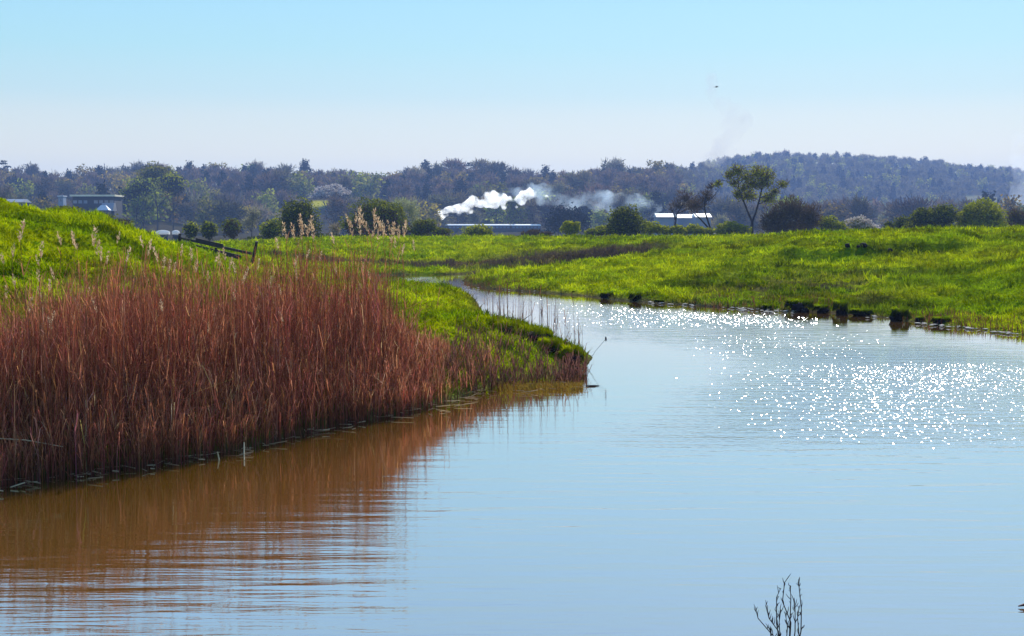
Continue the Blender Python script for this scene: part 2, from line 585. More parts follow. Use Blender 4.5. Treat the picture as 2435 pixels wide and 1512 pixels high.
sc = N(nt, 'ShaderNodeSeparateColor'); nt.links.new(at.outputs['Color'], sc.inputs[0])


def mth(op, a, b=None, c=None):
    n = N(nt, 'ShaderNodeMath', operation=op)
    for i, x in enumerate((a, b, c)):
        if x is None: continue
        if isinstance(x, (int, float)): n.inputs[i].default_value = x
        else: nt.links.new(x, n.inputs[i])
    return n.outputs[0]


def mapped(scl, rot=0.0):
    mp = N(nt, 'ShaderNodeMapping'); mp.inputs['Scale'].default_value = scl; mp.inputs['Rotation'].default_value = (0, 0, rot)
    nt.links.new(g.outputs['Position'], mp.inputs['Vector'])
    return mp.outputs[0]


# soft long ripples, crests lying across the view
n1 = N(nt, 'ShaderNodeTexNoise'); n1.inputs['Scale'].default_value = 1.0; n1.inputs['Detail'].default_value = 3
nt.links.new(mapped((.55, 4.2, 1), .06), n1.inputs['Vector'])
n2 = N(nt, 'ShaderNodeTexNoise'); n2.inputs['Scale'].default_value = 1.0; n2.inputs['Detail'].default_value = 2
nt.links.new(mapped((3.0, 17, 1), -.05), n2.inputs['Vector'])
n3 = N(nt, 'ShaderNodeTexNoise'); n3.inputs['Scale'].default_value = 1.0; n3.inputs['Detail'].default_value = 3
nt.links.new(mapped((9, 15, 1)), n3.inputs['Vector'])
h = mth('MULTIPLY', mth('ADD', mth('MULTIPLY', n1.outputs['Fac'], .012), mth('MULTIPLY', n2.outputs['Fac'], .0022)), cal.outputs['Fac'])
h = mth('ADD', h, mth('MULTIPLY', mth('MULTIPLY', n3.outputs['Fac'], .010), sc.outputs[2]))
bp = N(nt, 'ShaderNodeBump'); bp.inputs['Strength'].default_value = 1.0; bp.inputs['Distance'].default_value = 1.0
nt.links.new(h, bp.inputs['Height'])


def facets(scl, dens):
    vo = N(nt, 'ShaderNodeTexVoronoi', voronoi_dimensions='2D'); vo.inputs['Scale'].default_value = 1.0
    nt.links.new(mapped(scl), vo.inputs['Vector'])
    s = N(nt, 'ShaderNodeSeparateColor'); nt.links.new(vo.outputs['Color'], s.inputs[0])
    on = mth('MULTIPLY', mth('LESS_THAN', s.outputs[0], dens), mth('LESS_THAN', vo.outputs['Distance'], mth('MULTIPLY_ADD', mth('FRACT', mth('MULTIPLY', s.outputs[1], 9.7)), .16, .07)))
    tx = mth('MULTIPLY', mth('MULTIPLY_ADD', s.outputs[1], .34, -.10), on)
    ty = mth('MULTIPLY', mth('MULTIPLY_ADD', s.outputs[2], -.30, -.12), on)
    return on, tx, ty


on1, tx1, ty1 = facets((19.0, 2.2, 1), sc.outputs[0])
on2, tx2, ty2 = facets((22.0, 9.0, 1), sc.outputs[1])
cx = N(nt, 'ShaderNodeCombineXYZ')
nt.links.new(mth('ADD', tx1, tx2), cx.inputs[0]); nt.links.new(mth('ADD', ty1, ty2), cx.inputs[1])
va = N(nt, 'ShaderNodeVectorMath', operation='ADD'); nt.links.new(bp.outputs[0], va.inputs[0]); nt.links.new(cx.outputs[0], va.inputs[1])
vn = N(nt, 'ShaderNodeVectorMath', operation='NORMALIZE'); nt.links.new(va.outputs[0], vn.inputs[0])
nt.links.new(vn.outputs[0], b.inputs['Normal'])
rr = mth('ADD', .03, mth('MULTIPLY', mth('MAXIMUM', on1, on2), .17))
nt.links.new(rr, b.inputs['Roughness'])
mxs = N(nt, 'ShaderNodeMixShader'); nt.links.new(pw.outputs[0], mxs.inputs[0]); nt.links.new(dif.outputs[0], mxs.inputs[1]); nt.links.new(b.outputs[0], mxs.inputs[2])
nt.links.new(mxs.outputs[0], o.inputs[0])
wme.materials.append(m)
tag(obj('water', wme), kind='structure')

# ------------------------------------------------------------------ grass


def blades(n_or_pos, hgt, wid, lean=.5, seed=0, fold=True, col=None):
    """pos (n,3) -> two-segment blades, verts (n*5,3), quads + tris"""
    r = np.random.default_rng(seed)
    p = n_or_pos
    n = len(p)
    th = r.uniform(0, 2 * math.pi, n)
    d = np.column_stack([np.cos(th), np.sin(th), np.zeros(n)])
    ph = th + math.pi / 2 + r.uniform(-.7, .7, n)
    l = np.column_stack([np.cos(ph), np.sin(ph), np.zeros(n)]) * (lean * r.uniform(.1, 1, n))[:, None]
    hh = (hgt * r.uniform(.6, 1.15, n))[:, None]
    w = np.asarray(wid)
    w = np.broadcast_to(w, (n,))[:, None]
    up = np.array([0, 0, 1.0])
    a = p - d * w / 2; b = p + d * w / 2
    mid = p + up * hh * .6 + l * hh * .35
    c = mid + d * w * .35; e = mid - d * w * .35
    t = p + up * hh + l * hh
    V = np.stack([a, b, c, e, t], 1).reshape(-1, 3)
    i = np.arange(n) * 5
    Qd = np.stack([i, i + 1, i + 2, i + 3], 1)
    T = np.stack([i + 3, i + 2, i + 4], 1)
    return V, Qd, T


M['grass'] = leafy('grass_blades', (0.75, 0.85, 0.9), (1.25, 1.12, 1.0), .5, usecol=True, tcol=(1.1, 1.1, 0.7))
NB = 420000
a = rng.uniform(-.385, .385, NB * 2)
y = 1 / rng.uniform(1 / 150.0, 1 / 13.0, NB * 2) ** 1.0
y = np.where(rng.random(NB * 2) < .62, 22 * (150 / 22.) ** rng.random(NB * 2), y)
x = np.tan(a) * y
sd = river_sd(x, y)
z = height(x, y)
keep = (sd > .08) & ~((y < 22) & (x > 5))
x, y, z, sd = x[keep][:NB], y[keep][:NB], z[keep][:NB], sd[keep][:NB]
cn = fbm(x * 2.3, y * 2.3, 31, 2)
hg = (0.06 + .16 * sstep(cn, .35, .8)) * (0.85 + y / 200)
V, Qd, T = blades(np.column_stack([x, y, z - .02]), hg, .010 + .00055 * y, 1.3, 3)
gc = ground_col(x, y) * (0.62 + .75 * sstep(fbm(x * 1.3, y * 1.3, 41, 2), .3, .7))[:, None] * 1.15
me = np_mesh('grass', V, [Qd, T], [M['grass']], colattr=np.repeat(gc, 5, 0))
tag(obj('meadow_grass', me), 'bright green rough grass covering the river banks', 'grass', kind='stuff')

# ------------------------------------------------------------------ reeds
M['reed'] = leafy('reed_stems', (0.255, 0.080, 0.048), (0.58, 0.245, 0.13), .4, usecol=True)
M['reed_head'] = leafy('reed_seed_heads', (0.42, 0.27, 0.16), (0.72, 0.55, 0.36), .5)
M['straw'] = leafy('straw', (0.30, 0.18, 0.10), (0.85, 0.72, 0.5), .5)


def reed_mesh(base, hgt, r, lean=.12, leaves=3, width=.006, bend=None):
    """many reeds at once: three-sided tapering stems plus drooping leaves"""
    n = len(base)
    th = r.uniform(0, 6.283, n)
    L = np.column_stack([np.cos(th), np.sin(th) * .5, np.zeros(n)]) * (lean * np.abs(r.normal(0, 1, n)))[:, None]
    if bend is not None: L = L + bend
    ts = np.array([0, .35, .7, 1.0])
    cen = [base + np.array([0, 0, 1.]) * (hgt * t)[:, None] + L * (hgt * t * t)[:, None] for t in ts]
    rd = width * np.array([1.0, .85, .65, .3]) * .5
    rings = []
    for c, q in zip(cen, rd):
        for k in range(3):
            rings.append(c + q * np.array([math.cos(k * 2.094 + .5), math.sin(k * 2.094 + .5), 0]) * (r.uniform(.7, 1.3)))
    V = np.stack(rings, 1)
    i = np.arange(n)[:, None] * 12
    f = []
    for s in range(3):
        for k in range(3):
            f.append([s * 3 + k, s * 3 + (k + 1) % 3, s * 3 + 3 + (k + 1) % 3, s * 3 + 3 + k])
    f = np.array(f)
    Qs = (i[:, :, None] + f[None]).reshape(-1, 4)
    V = V.reshape(-1, 3)
    VV = [V]; QQ = [Qs]; off = len(V)
    for l in range(leaves):
        t = r.uniform(.2, .9, n)
        p = base + np.array([0, 0, 1.]) * (hgt * t)[:, None] + L * (hgt * t * t)[:, None]
        ph = r.uniform(0, 6.283, n)
        d = np.column_stack([np.cos(ph), np.sin(ph), np.zeros(n)])
        s = np.column_stack([-np.sin(ph), np.cos(ph), np.zeros(n)]) * width * .5
        ln = r.uniform(.10, .28, n)[:, None]
        up = np.array([0, 0, 1.]) * r.uniform(.6, 2.4, n)[:, None]
        m1 = p + (d * .45 + up * .5) * ln
        m2 = p + (d * 1.0 + up * .55) * ln
        lv = np.stack([p - s, p + s, m1 + s, m1 - s, m2 + s * .2, m2 - s * .2], 1).reshape(-1, 3)
        j = off + np.arange(n) * 6
        QQ.append(np.stack([j, j + 1, j + 2, j + 3], 1)); QQ.append(np.stack([j + 3, j + 2, j + 4, j + 5], 1))
        VV.append(lv); off += len(lv)
    return np.concatenate(VV), np.concatenate(QQ), cen[-1]


def plume_mesh(tips, size, r, nf=26):
    """feathery heads: clusters of small blades round a drooping axis"""
    n = len(tips)
    tips = np.repeat(tips, nf, 0); sz = np.repeat(size, nf)
    t = r.uniform(0, 1, n * nf)
    lx = np.repeat(r.uniform(-.35, .35, n), nf)
    wdt = .16 * np.sin(np.clip(t, .03, 1) * 3.0) * sz
    ph = r.uniform(0, 6.283, n * nf)
    c = tips + np.column_stack([lx * t * sz + np.cos(ph) * wdt * r.uniform(0, 1, n * nf), np.sin(ph) * wdt, (t - .25) * sz])
    k = np.column_stack([np.cos(ph) * .5, np.sin(ph) * .5, r.uniform(.2, 1.2, n * nf)]) * (sz * .16)[:, None]
    s = np.column_stack([-np.sin(ph), np.cos(ph), np.zeros(n * nf)]) * (sz * .035)[:, None]
    V = np.stack([c - s, c + s, c + k + s * .6, c + k - s * .6], 1).reshape(-1, 3)
    i = np.arange(n * nf) * 4
    return V, np.stack([i, i + 1, i + 2, i + 3], 1)


r = np.random.default_rng(5)
# reed bed: rooted in the shallows and on the mud behind the waterline
NR = 21000
u = r.uniform(-260, 1060, NR)
u = np.where(r.random(NR) < .10, r.uniform(940, 1180, NR), u)
vsh = np.interp(u, [a for a, b in shoreL], [b for a, b in shoreL])
ysh = F * CZ / (vsh + 6 - VH)
back = r.beta(1.0, 1.5, NR) * np.interp(u, [-200, 300, 700, 950, 1180], [4.2, 5.0, 6.2, 4.4, 1.6])
yy = ysh + back - .25
xx = (u - U0) / F * yy
uw = U0 + F * xx / yy
clump = fbm(xx * 1.4, yy * .8, 51, 2)
vtop = np.interp(u, [-200, 0, 120, 250, 400, 520, 620, 720, 880, 960, 1020, 1100, 1180], [860, 850, 800, 755, 745, 760, 715, 700, 705, 785, 845, 890, 918])
htop = CZ - (vtop - VH) / F * (ysh + 2.2)                 # height of the dense mass
hh = htop * (0.5 + .52 * r.beta(2, 1.6, NR)) + (clump - .5) * .5
tall = r.random(NR) < np.interp(u, [-200, 900, 960, 1040], [.24, .24, .08, .0])
hh = np.where(tall, htop + r.uniform(-.1, .62, NR), hh)
lowf = np.interp(back, [0, .8, 2.5], [.36, .62, 1.0]) * (0.66 + .62 * fbm(xx * 3.2, yy * .3, 57, 2))
hh = np.where(tall & ((back > .7) | (r.random(NR) < .22)), hh, hh * lowf)
hh = np.clip(hh, .35, 2.6)
keep = (clump > .22) & (r.random(NR) < np.interp(u, [-200, 900, 970, 1060, 1180], [1, 1, .5, .2, .12]) * (.72 + .28 * (back > .8)))
xx, yy, hh, uw = xx[keep], yy[keep], hh[keep], uw[keep]
zb = np.where(river_sd(xx, yy) < 0, -.05, height(xx, yy) - .03)
hh = np.maximum(hh - np.maximum(zb, 0) * .75, .4)
bend = np.column_stack([np.where(r.random(len(xx)) < .09, r.normal(0, .8, len(xx)), r.normal(0, .05, len(xx))), np.zeros(len(xx)), np.zeros(len(xx))])
V, Qr, tips = reed_mesh(np.column_stack([xx, yy, zb]), hh, r, .06, 2, .0066, bend)
nst = len(xx)
val = (1.0 + .28 * r.normal(0, 1, nst)).clip(.35, 1.9)[:, None]
tone = val * np.column_stack([np.ones(nst), 1.0 + .14 * r.normal(0, 1, nst), 1.0 + .14 * r.normal(0, 1, nst)])
straw_ = (r.random(nst) < .09)[:, None]
tone = np.where(straw_, tone * np.array([1.25, 1.8, 2.0]), tone)
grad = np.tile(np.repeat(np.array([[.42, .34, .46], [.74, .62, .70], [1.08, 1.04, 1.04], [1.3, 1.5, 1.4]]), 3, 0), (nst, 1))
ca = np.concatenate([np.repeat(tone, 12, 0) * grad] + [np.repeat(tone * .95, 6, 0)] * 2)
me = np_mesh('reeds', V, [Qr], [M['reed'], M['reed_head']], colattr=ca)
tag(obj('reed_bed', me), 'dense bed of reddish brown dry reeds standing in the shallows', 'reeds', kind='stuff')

# reeds with heads that can be picked out one by one: (u, v) of each head
heads = [(844, 508), (862, 510), (832, 522), (890, 512), (868, 525), (856, 534), (876, 538), (838, 540), (884, 546), (905, 528), (918, 540), (925, 533), (936, 542), (912, 548), (948, 548), (960, 540),
         (930, 556), (898, 552), (985, 580), (940, 575), (712, 520), (722, 535), (716, 552), (734, 530), (700, 545), (732, 545), (794, 562), (728, 600), (662, 575), (680, 545), (745, 548),
         (30, 590), (8, 610), (96, 590), (92, 615), (45, 545), (145, 562), (175, 560), (184, 570), (222, 556), (230, 585), (240, 600), (253, 608), (278, 560), (128, 645), (118, 675), (92, 650), (35, 660), (98, 690),
         (300, 600), (340, 570), (352, 585), (375, 600), (388, 620), (400, 628), (412, 632), (455, 600), (430, 590), (465, 628), (512, 605), (522, 615), (535, 600), (545, 622), (560, 632), (495, 655), (582, 645), (575, 660),
         (612, 625), (640, 668), (655, 690), (668, 685), (700, 618), (705, 650), (760, 605), (800, 640), (842, 690), (853, 682), (880, 650), (955, 590), (212, 690), (230, 722), (120, 750), (122, 765), (108, 780),
         (292, 730), (385, 722), (510, 745), (495, 775), (672, 748), (404, 790), (450, 812), (815, 745), (610, 735), (560, 700), (15, 690), (70, 720)]
shx = [a for a, b in shoreL]; shy = [b for a, b in shoreL]
heads_place = {0: 'against the dark bushes above the middle of the reed bed', 1: 'against the green levee above the left of the reed bed', 2: 'low among the brown reed stems'}
rr_ = np.random.default_rng(77)
cnt = {}
ordw = ['first', 'second', 'third', 'fourth', 'fifth', 'sixth', 'seventh', 'eighth', 'ninth', 'tenth', 'eleventh', 'twelfth', 'thirteenth', 'fourteenth', 'fifteenth', 'sixteenth', 'seventeenth', 'eighteenth', 'nineteenth', 'twentieth', 'twenty-first', 'twenty-second', 'twenty-third', 'twenty-fourth', 'twenty-fifth', 'twenty-sixth', 'twenty-seventh', 'twenty-eighth', 'twenty-ninth', 'thirtieth']


def ordn(k):
    return ordw[k] if k < len(ordw) else 'far'


def hplace(u, v):
    if v < 560 and u > 640: return 'pale feathery reed head against the dark bushes'
    if u > 640 and v < 640: return 'pale reed head against the far green field'
    if u > 640: return 'small pale reed head over the right of the brown reeds'
    if v < 640 and u < 260: return 'tan reed head against the grassy levee'
    if v < 640: return 'cream reed head below the broken wooden fence'
    return 'small pale head low over the left of the brown reeds'


for (u, v) in sorted(heads):
    vs_ = np.interp(u, shx, shy)
    y0 = F * CZ / (vs_ - VH)
    Y = y0 + rr_.uniform(.3, 2.6) + (1.0 if v < 560 else 0)
    p = P(u, v, Y)
    zb_ = max(H1(p[0], Y), -.02) - .03
    hgt = p[2] - zb_
    key = hplace(u, v)
    cnt[key] = cnt.get(key, 0) + 1
    t = empty('tall_reed', (p[0], Y, zb_))
    tag(t, key + ', ' + ordn(cnt[key] - 1) + ' from the left', 'reed', 'tall reeds with pale seed heads')
    ri = np.random.default_rng(int(u * 7 + v))
    lean = ri.normal(0, .03)
    V, Qd, tip = reed_mesh(np.array([[-lean * hgt, 0, 0.]]), np.array([hgt - .02]), ri, .0, 3, .009, np.array([[lean, 0, 0]]))
    obj('stem', np_mesh('stem', V, [Qd], [M['reed']], colattr=np.ones((len(V), 3)) * .8), t)
    size = ri.uniform(.13, .20) * (1.25 if v < 560 else .85)
    V, Qd = plume_mesh(tip - np.array([0, 0, size * .3]), np.array([size]), ri, 46)
    obj('seed_head', np_mesh('seed_head', V, [Qd], [M['reed_head']]), t)

# spit: thin dark stems standing in the water round the point
NR = 520
u = r.uniform(1060, 1395, NR); v = np.interp(u, [1060, 1180, 1395], [945, 925, 905]) + r.uniform(-45, 6, NR)
g0 = np.array([G(a, b) for a, b in zip(u, v)])
zz = np.maximum(height(g0[:, 0], g0[:, 1]), -.03) - .02
hs = np.interp(u, [1060, 1180, 1300, 1395], [.5, .40, .34, .26]) * r.uniform(.4, 1.15, NR)
bend = np.column_stack([r.normal(0, .22, NR), np.zeros(NR), np.zeros(NR)])
V, Qd, _ = reed_mesh(np.column_stack([g0[:, :2], zz]), hs, r, .1, 2, .010, bend)
tn = np.repeat(np.array([[.45, .5, .7]]), len(V), 0)
me1 = np_mesh('stems', V, [Qd], [M['reed']], colattr=tn)
tag(obj('spit_reeds', me1), 'thin dark reed stems standing in the water round the grassy point', 'reeds', kind='stuff')
NR = 90
u = r.uniform(1150, 1385, NR); Y = r.uniform(25.5, 29, NR)
x_ = (u - U0) / F * Y
hs = r.uniform(.45, 1.0, NR)
V, Qd, _ = reed_mesh(np.column_stack([x_, Y, np.maximum(height(x_, Y), 0) - .03]), hs, r, .05, 1, .008)
tag(obj('thin_reeds', np_mesh('stems', V, [Qd], [M['reed']], colattr=np.full((len(V), 3), .6))), 'sparse thin stems rising behind the grassy point against the water', 'reeds', kind='stuff')

# grassy hummocks along the point
for i, (u, v, Y, hw, hh_, lab) in enumerate([(1360, 838, 25.0, .24, .20, 'small bright yellow green tussock at the very tip of the point'), (1262, 800, 25.8, .42, .26, 'broad bright hummock just behind the tip of the point'),
                                             (1215, 795, 26.0, .40, .26, 'green hummock in the middle of the grassy point'), (1168, 790, 26.2, .34, .24, 'left hummock of the grassy point, by the reeds'), (1308, 828, 25.2, .26, .16, 'low olive hummock between the tip tussock and the broad one')]):
    p = P(u, v, Y); gz = max(H1(p[0], Y), 0)
    t = empty('grass_hummock', (p[0], Y, gz)); tag(t, lab, 'hummock', 'grassy hummocks on the point')
    hz = max(p[2] - gz, .05) * .6 + hh_ * .5
    MB().ico((0, 0, hz * .35), (hw * .9, hw * .8, hz * .6), 2, .15, i + 40).build('root_mound', M['peat'], t, True)
    rb = np.random.default_rng(i + 60); k = 900
    th = rb.uniform(0, 6.28, k); q = np.sqrt(rb.random(k))
    pos = np.column_stack([np.cos(th) * q * hw, np.sin(th) * q * hw * .8, hz * (.95 - .75 * q * q)])
    V, Qd, T = blades(pos, np.full(k, .16), .014, 1.1, i + 60)
    cc = np.repeat(np.array([.27, .32, .002]) * rb.uniform(.6, 1.2, k)[:, None], 5, 0)
    obj('blades', np_mesh('blades', V, [Qd, T], [M['grass']], colattr=cc), t)

# litter of dead stems on the mud at the foot of the reeds
mb = MB()
for k in range(190):
    uu_ = r.uniform(-60, 1390)
    vs_ = np.interp(uu_, [-60, 0, 200, 400, 600, 800, 950, 1080, 1200, 1300, 1395], [1158, 1150, 1125, 1097, 1060, 1010, 984, 955, 925, 922, 915])
    p = G(uu_, vs_ + r.normal(0, 9), .02)
    a = r.normal(0, .5); l = abs(r.normal(0, .06)) + .012
    if 1180 < uu_: l *= .6
    mb.tube([p - np.array([math.cos(a), math.sin(a), 0]) * l + [0, 0, r.uniform(-.005, .03)], p + np.array([math.cos(a), math.sin(a), 0]) * l + [0, 0, r.uniform(-.005, .03)]], [r.uniform(.003, .007)] * 2, 4)
tag(mb.build('reed_litter', M['straw']), 'pale broken stems and litter floating at the foot of the reeds', 'litter', kind='stuff')

# mat of yellow-brown weed in front of the point
M['mat'] = leafy('weed_mat', (0.20, 0.09, 0.02), (0.36, 0.26, 0.04), .3)
k = 1400
u = r.uniform(1185, 1385, k); v = 921 + r.normal(0, 5, k)
g0 = np.array([G(a, b, .01) for a, b in zip(u, v)])
V, Qd, T = blades(g0, np.full(k, .07), .012, 1.2, 8)
tag(obj('weed_mat', np_mesh('weed_mat', V, [Qd, T], [M['mat']])), 'low yellow brown weed mat floating in front of the grassy point', 'weeds', kind='stuff')


def stem(name, pts, rad_, mat, label, cat, n=6):
    mb = MB(); mb.tube(pts, rad_, n)
    o = mb.build(name, mat)
    return tag(o, label, cat)


M['pale_stem'] = solid('pale_stem', (0.55, 0.43, 0.25), .6, var=.3, scale=12)
M['dark_stem'] = solid('dark_stem', (0.035, 0.025, 0.03), .8, var=.3, scale=12)
stem('broken_reed', [G(604, 1038, .02), P(575, 1003, 16.4), P(540, 983, 16.6)], [.007, .006, .003], M['pale_stem'], 'pale broken reed stem leaning from the water at the front of the reeds', 'reed')
stem('reed_stump', [P(580, 1090, 15.2) - [0, 0, .05], P(580, 1052, 15.4)], [.009, .008], M['pale_stem'], 'short upright pale stub standing in water beside the leaning broken stem', 'stump')
stem('reed_stump', [G(522, 1098, -.02), P(517, 1074, 15.0)], [.009, .006], M['pale_stem'], 'small slanting pale stub standing in open water left of the upright stub', 'stump')
stem('curled_reed', [G(205, 1128, -.02), P(203, 1060, 14.2), P(205, 1020, 14.25), P(204, 950, 14.3)], [.008, .008, .006, .003], M['pale_stem'], 'tall mottled pale stem standing at the front edge of the left reeds', 'reed')
stem('curled_reed', [G(204, 1125, -.02), P(189, 1085, 14.15), P(190, 1050, 14.2), P(206, 1030, 14.22)], [.007, .007, .006, .004], M['pale_stem'], 'looping pale stem curled against the tall mottled stem', 'reed')
stem('fallen_reed', [P(-40, 1040, 13.6), P(60, 1046, 13.7), P(150, 1062, 13.8)], [.006, .006, .004], M['pale_stem'], 'long arched fallen stem at the bottom left of the reeds', 'reed')
stem('leaning_reed', [G(1392, 872, -.02), P(1415, 835, 25.3), P(1440, 806, 25.2)], [.004, .003, .003], M['dark_stem'], 'single thin stem leaning out over the water beyond the point', 'reed')
MB_ = MB(); MB_.ico(P(1440, 806, 25.2), (.025, .02, .05), 1, .2); tip_ = MB_.build('seed_tip', M['dark_stem'])
tip_.parent = bpy.data.objects['leaning_reed']
MB_ = MB(); p = G(1762, 918); MB_ = MB(); p = G(1410, 917, .01); MB_.tube([p - [.12, 0, 0], p, p + [.1, .05, 0]], [.008, .014, .005], 6)
tag(MB_.build('driftwood', M['dark_stem']), 'small dark stick floating off the tip of the grassy point', 'stick')
MB_ = MB(); p = G(2431, 1441, .01); MB_.tube([p - [.03, 0, 0], p + [.01, .0, .01], p + [.05, .03, 0]], [.004, .010, .004], 6)
tag(MB_.build('floating_leaf', solid('leaf_brown', (.12, .05, .04), .7)), 'tiny brown leaf floating at the far right edge of the near water', 'leaf')
MB_ = MB(); p = P(1228, 768, 27.5); MB_.tube([P(1219, 792, 27.5), P(1232, 775, 27.6), P(1247, 758, 27.8), P(1262, 748, 28)], [.012, .01, .007, .003], 6).tube([P(1238, 768, 27.7), P(1246, 772, 27.5)], [.006, .002], 5)
tag(MB_.build('bare_twig', M['dark_stem']), 'bare dark twig sticking up from the grassy point against the sparkling water', 'twig')

# weed in the near water, bottom right
root = empty('water_weed', G(1870, 1600))
tag(root, 'dark wiry leafless weed poking up at the bottom edge of the picture', 'weed')
rt = G(1872, 1620, -.05); Yw = rt[1]
stems = [[(1862, 1640), (1845, 1520), (1802, 1470), (1797, 1452)], [(1866, 1640), (1850, 1500), (1828, 1470), (1820, 1440)], [(1868, 1640), (1846, 1480), (1846, 1420), (1856, 1398)],
         [(1870, 1640), (1880, 1480), (1860, 1430), (1865, 1385), (1871, 1376)], [(1872, 1640), (1878, 1480), (1880, 1420), (1878, 1392)], [(1874, 1640), (1890, 1500), (1890, 1450), (1886, 1424)],
         [(1876, 1640), (1904, 1500), (1905, 1450), (1900, 1400), (1898, 1378)], [(1874, 1640), (1900, 1520), (1896, 1470), (1900, 1440)], [(1868, 1640), (1856, 1540), (1852, 1480), (1856, 1450)],
         [(1866, 1640), (1832, 1510), (1830, 1490)], [(1872, 1640), (1868, 1540), (1872, 1490), (1866, 1455)]]
rw = np.random.default_rng(4)
for st in stems:
    dy = rw.uniform(-.06, .06)
    mb = MB(); pts = [P(a, b, Yw + dy * (i / len(st))) for i, (a, b) in enumerate(st)]
    pts = [q - np.array(root.location) for q in pts]
    mb.tube(pts, np.linspace(.0042, .0018, len(pts)), 5)
    for k in range(16):
        i = rw.integers(0, len(pts) - 1); q = pts[i] + (pts[i + 1] - pts[i]) * rw.random()
        e_ = q + [rw.normal(0, .009), rw.normal(0, .006), rw.uniform(.014, .045)]; mb.tube([q, (q + e_) / 2 + [rw.normal(0, .003), 0, 0], e_], [.0024, .002, .001], 4)
    mb.build('stem', M['dark_stem'], root)

# ------------------------------------------------------------------ sedge tussocks on the right shore
M['sedge'] = leafy('sedge', (0.02, 0.022, 0.012), (0.10, 0.11, 0.01), .2, usecol=True)
tus = [(1445, 711, .30, 'tall dark sedge tussock at the left end of the right shore'), (1520, 717, .27, 'dark round tussock just right of the tallest one on the shore'), (1575, 722, .14, 'small dark tussock between the sparkling water and the bank'),
       (1505, 706, .16, 'small tussock tucked behind the dark round one'), (1822, 739, .2, 'low wide dark tussock right of the pale mud'), (1902, 742, .30, 'broad dark tussock below the brown patch of bank'),
       (1964, 745, .24, 'dark tussock second in the right hand trio'), (2013, 748, .32, 'largest dark tussock of the right hand trio'), (2059, 752, .2, 'narrow tussock right of the trio'),
       (2143, 763, .26, 'dark tussock above the red stemmed weeds'), (2190, 768, .14, 'small dark tussock among the red stemmed weeds'), (2247, 774, .28, 'upright dark tussock near the right end of the shore'),
       (1245, 690, .14, 'tiny dark tussock by the far narrow reach'), (1290, 693, .16, 'small dark tussock on the far shore left of the glitter'), (1370, 700, .12, 'tiny tussock at the head of the glitter')]
for i, (u, v, hh_, lab) in enumerate(tus):
    hh_ *= .85
    p = G(u, v + 1)
    t = empty('sedge_tussock', (p[0], p[1] + .42, .02)); t.rotation_euler[2] = i * 1.1; t.scale = (.8 + .9 * ((i * .37) % 1), .8 + .5 * ((i * .61) % 1), .6 + .6 * ((i * .53 + .2) % 1)); tag(t, lab, 'tussock', 'sedge tussocks along the right shore')
    mt_ = MB().ico((0, 0, hh_ * .3), (hh_ * .6, hh_ * .5, hh_ * .6), 2, .3, i)
    for j_ in range(4):
        q_ = np.random.default_rng(i * 9 + j_)
        mt_.ico((q_.uniform(-.9, .9) * hh_, q_.uniform(-.2, .5) * hh_, hh_ * q_.uniform(.05, .3)), np.array([1.1, .8, .9]) * hh_ * q_.uniform(.2, .42), 2, .3, i * 7 + j_)
    mt_.build('root_mound', M['peat'], t, True)
    rb = np.random.default_rng(i)
    k = 420
    th = rb.uniform(0, 6.28, k); q = np.sqrt(rb.random(k))
    pos = np.column_stack([np.cos(th) * q * hh_ * 1.35, np.sin(th) * q * hh_ * .9 + .10, hh_ * (.86 - .6 * q * q + rb.uniform(-.12, .12, k))])
    V, Qd, T = blades(pos, np.full(k, hh_ * .6), .024, 1.8, i)
    cc = np.repeat(np.where((pos[:, 2] > hh_ * .62)[:, None], [.20, .27, .002], [.055, .07, .008]), 5, 0)  # green tops over dark lower blades: backlit shade put into the colour
    obj('blades', np_mesh('blades', V, [Qd, T], [M['grass']], colattr=cc), t)

# pale mud and pebbles at the waterline of the right bank
mb = MB()
M['pebble'] = solid('pale_mud', (0.42, 0.36, 0.30), .8, var=.4, scale=5)
for k in range(130):
    uu_ = r.choice([r.uniform(1540, 1650), r.uniform(1700, 1830), r.uniform(1760, 1900), r.uniform(2060, 2434), r.uniform(2180, 2434), r.uniform(1070, 1400)])
    vs_ = np.interp(uu_, [a for a, b in shoreR], [b for a, b in shoreR])
    p = G(uu_, vs_ + r.normal(-1.0, 2.0), .03)
    s_ = r.uniform(.015, .05)
    mb.ico(p, (s_ * 1.8, s_, s_ * .45), 1, .15, k)
tag(mb.build('shore_mud', M['pebble']), 'pale mud lumps and pebbles along the waterline of the right bank', 'mud', kind='stuff')
# red stemmed weeds on the right shore
k = 1500
u = np.concatenate([r.uniform(2120, 2434, k // 3), r.uniform(1650, 2010, k // 3), r.uniform(1060, 1260, k - 2 * (k // 3))])
v = np.interp(u, [a for a, b in shoreR], [b for a, b in shoreR]) + r.uniform(-16, 1, k)
g0 = np.array([G(a, b) for a, b in zip(u, v)])
g0[:, 2] = height(g0[:, 0], g0[:, 1]) - .02
V, Qd, T = blades(g0, np.full(k, .22), .022, .7, 18)
M['dock'] = leafy('red_weeds', (0.10, 0.035, 0.03), (0.22, 0.08, 0.04), .3)
tag(obj('shore_weeds', np_mesh('shore_weeds', V, [Qd, T], [M['dock']])), 'dull red dead weeds along the foot of the right bank', 'weeds', kind='stuff')
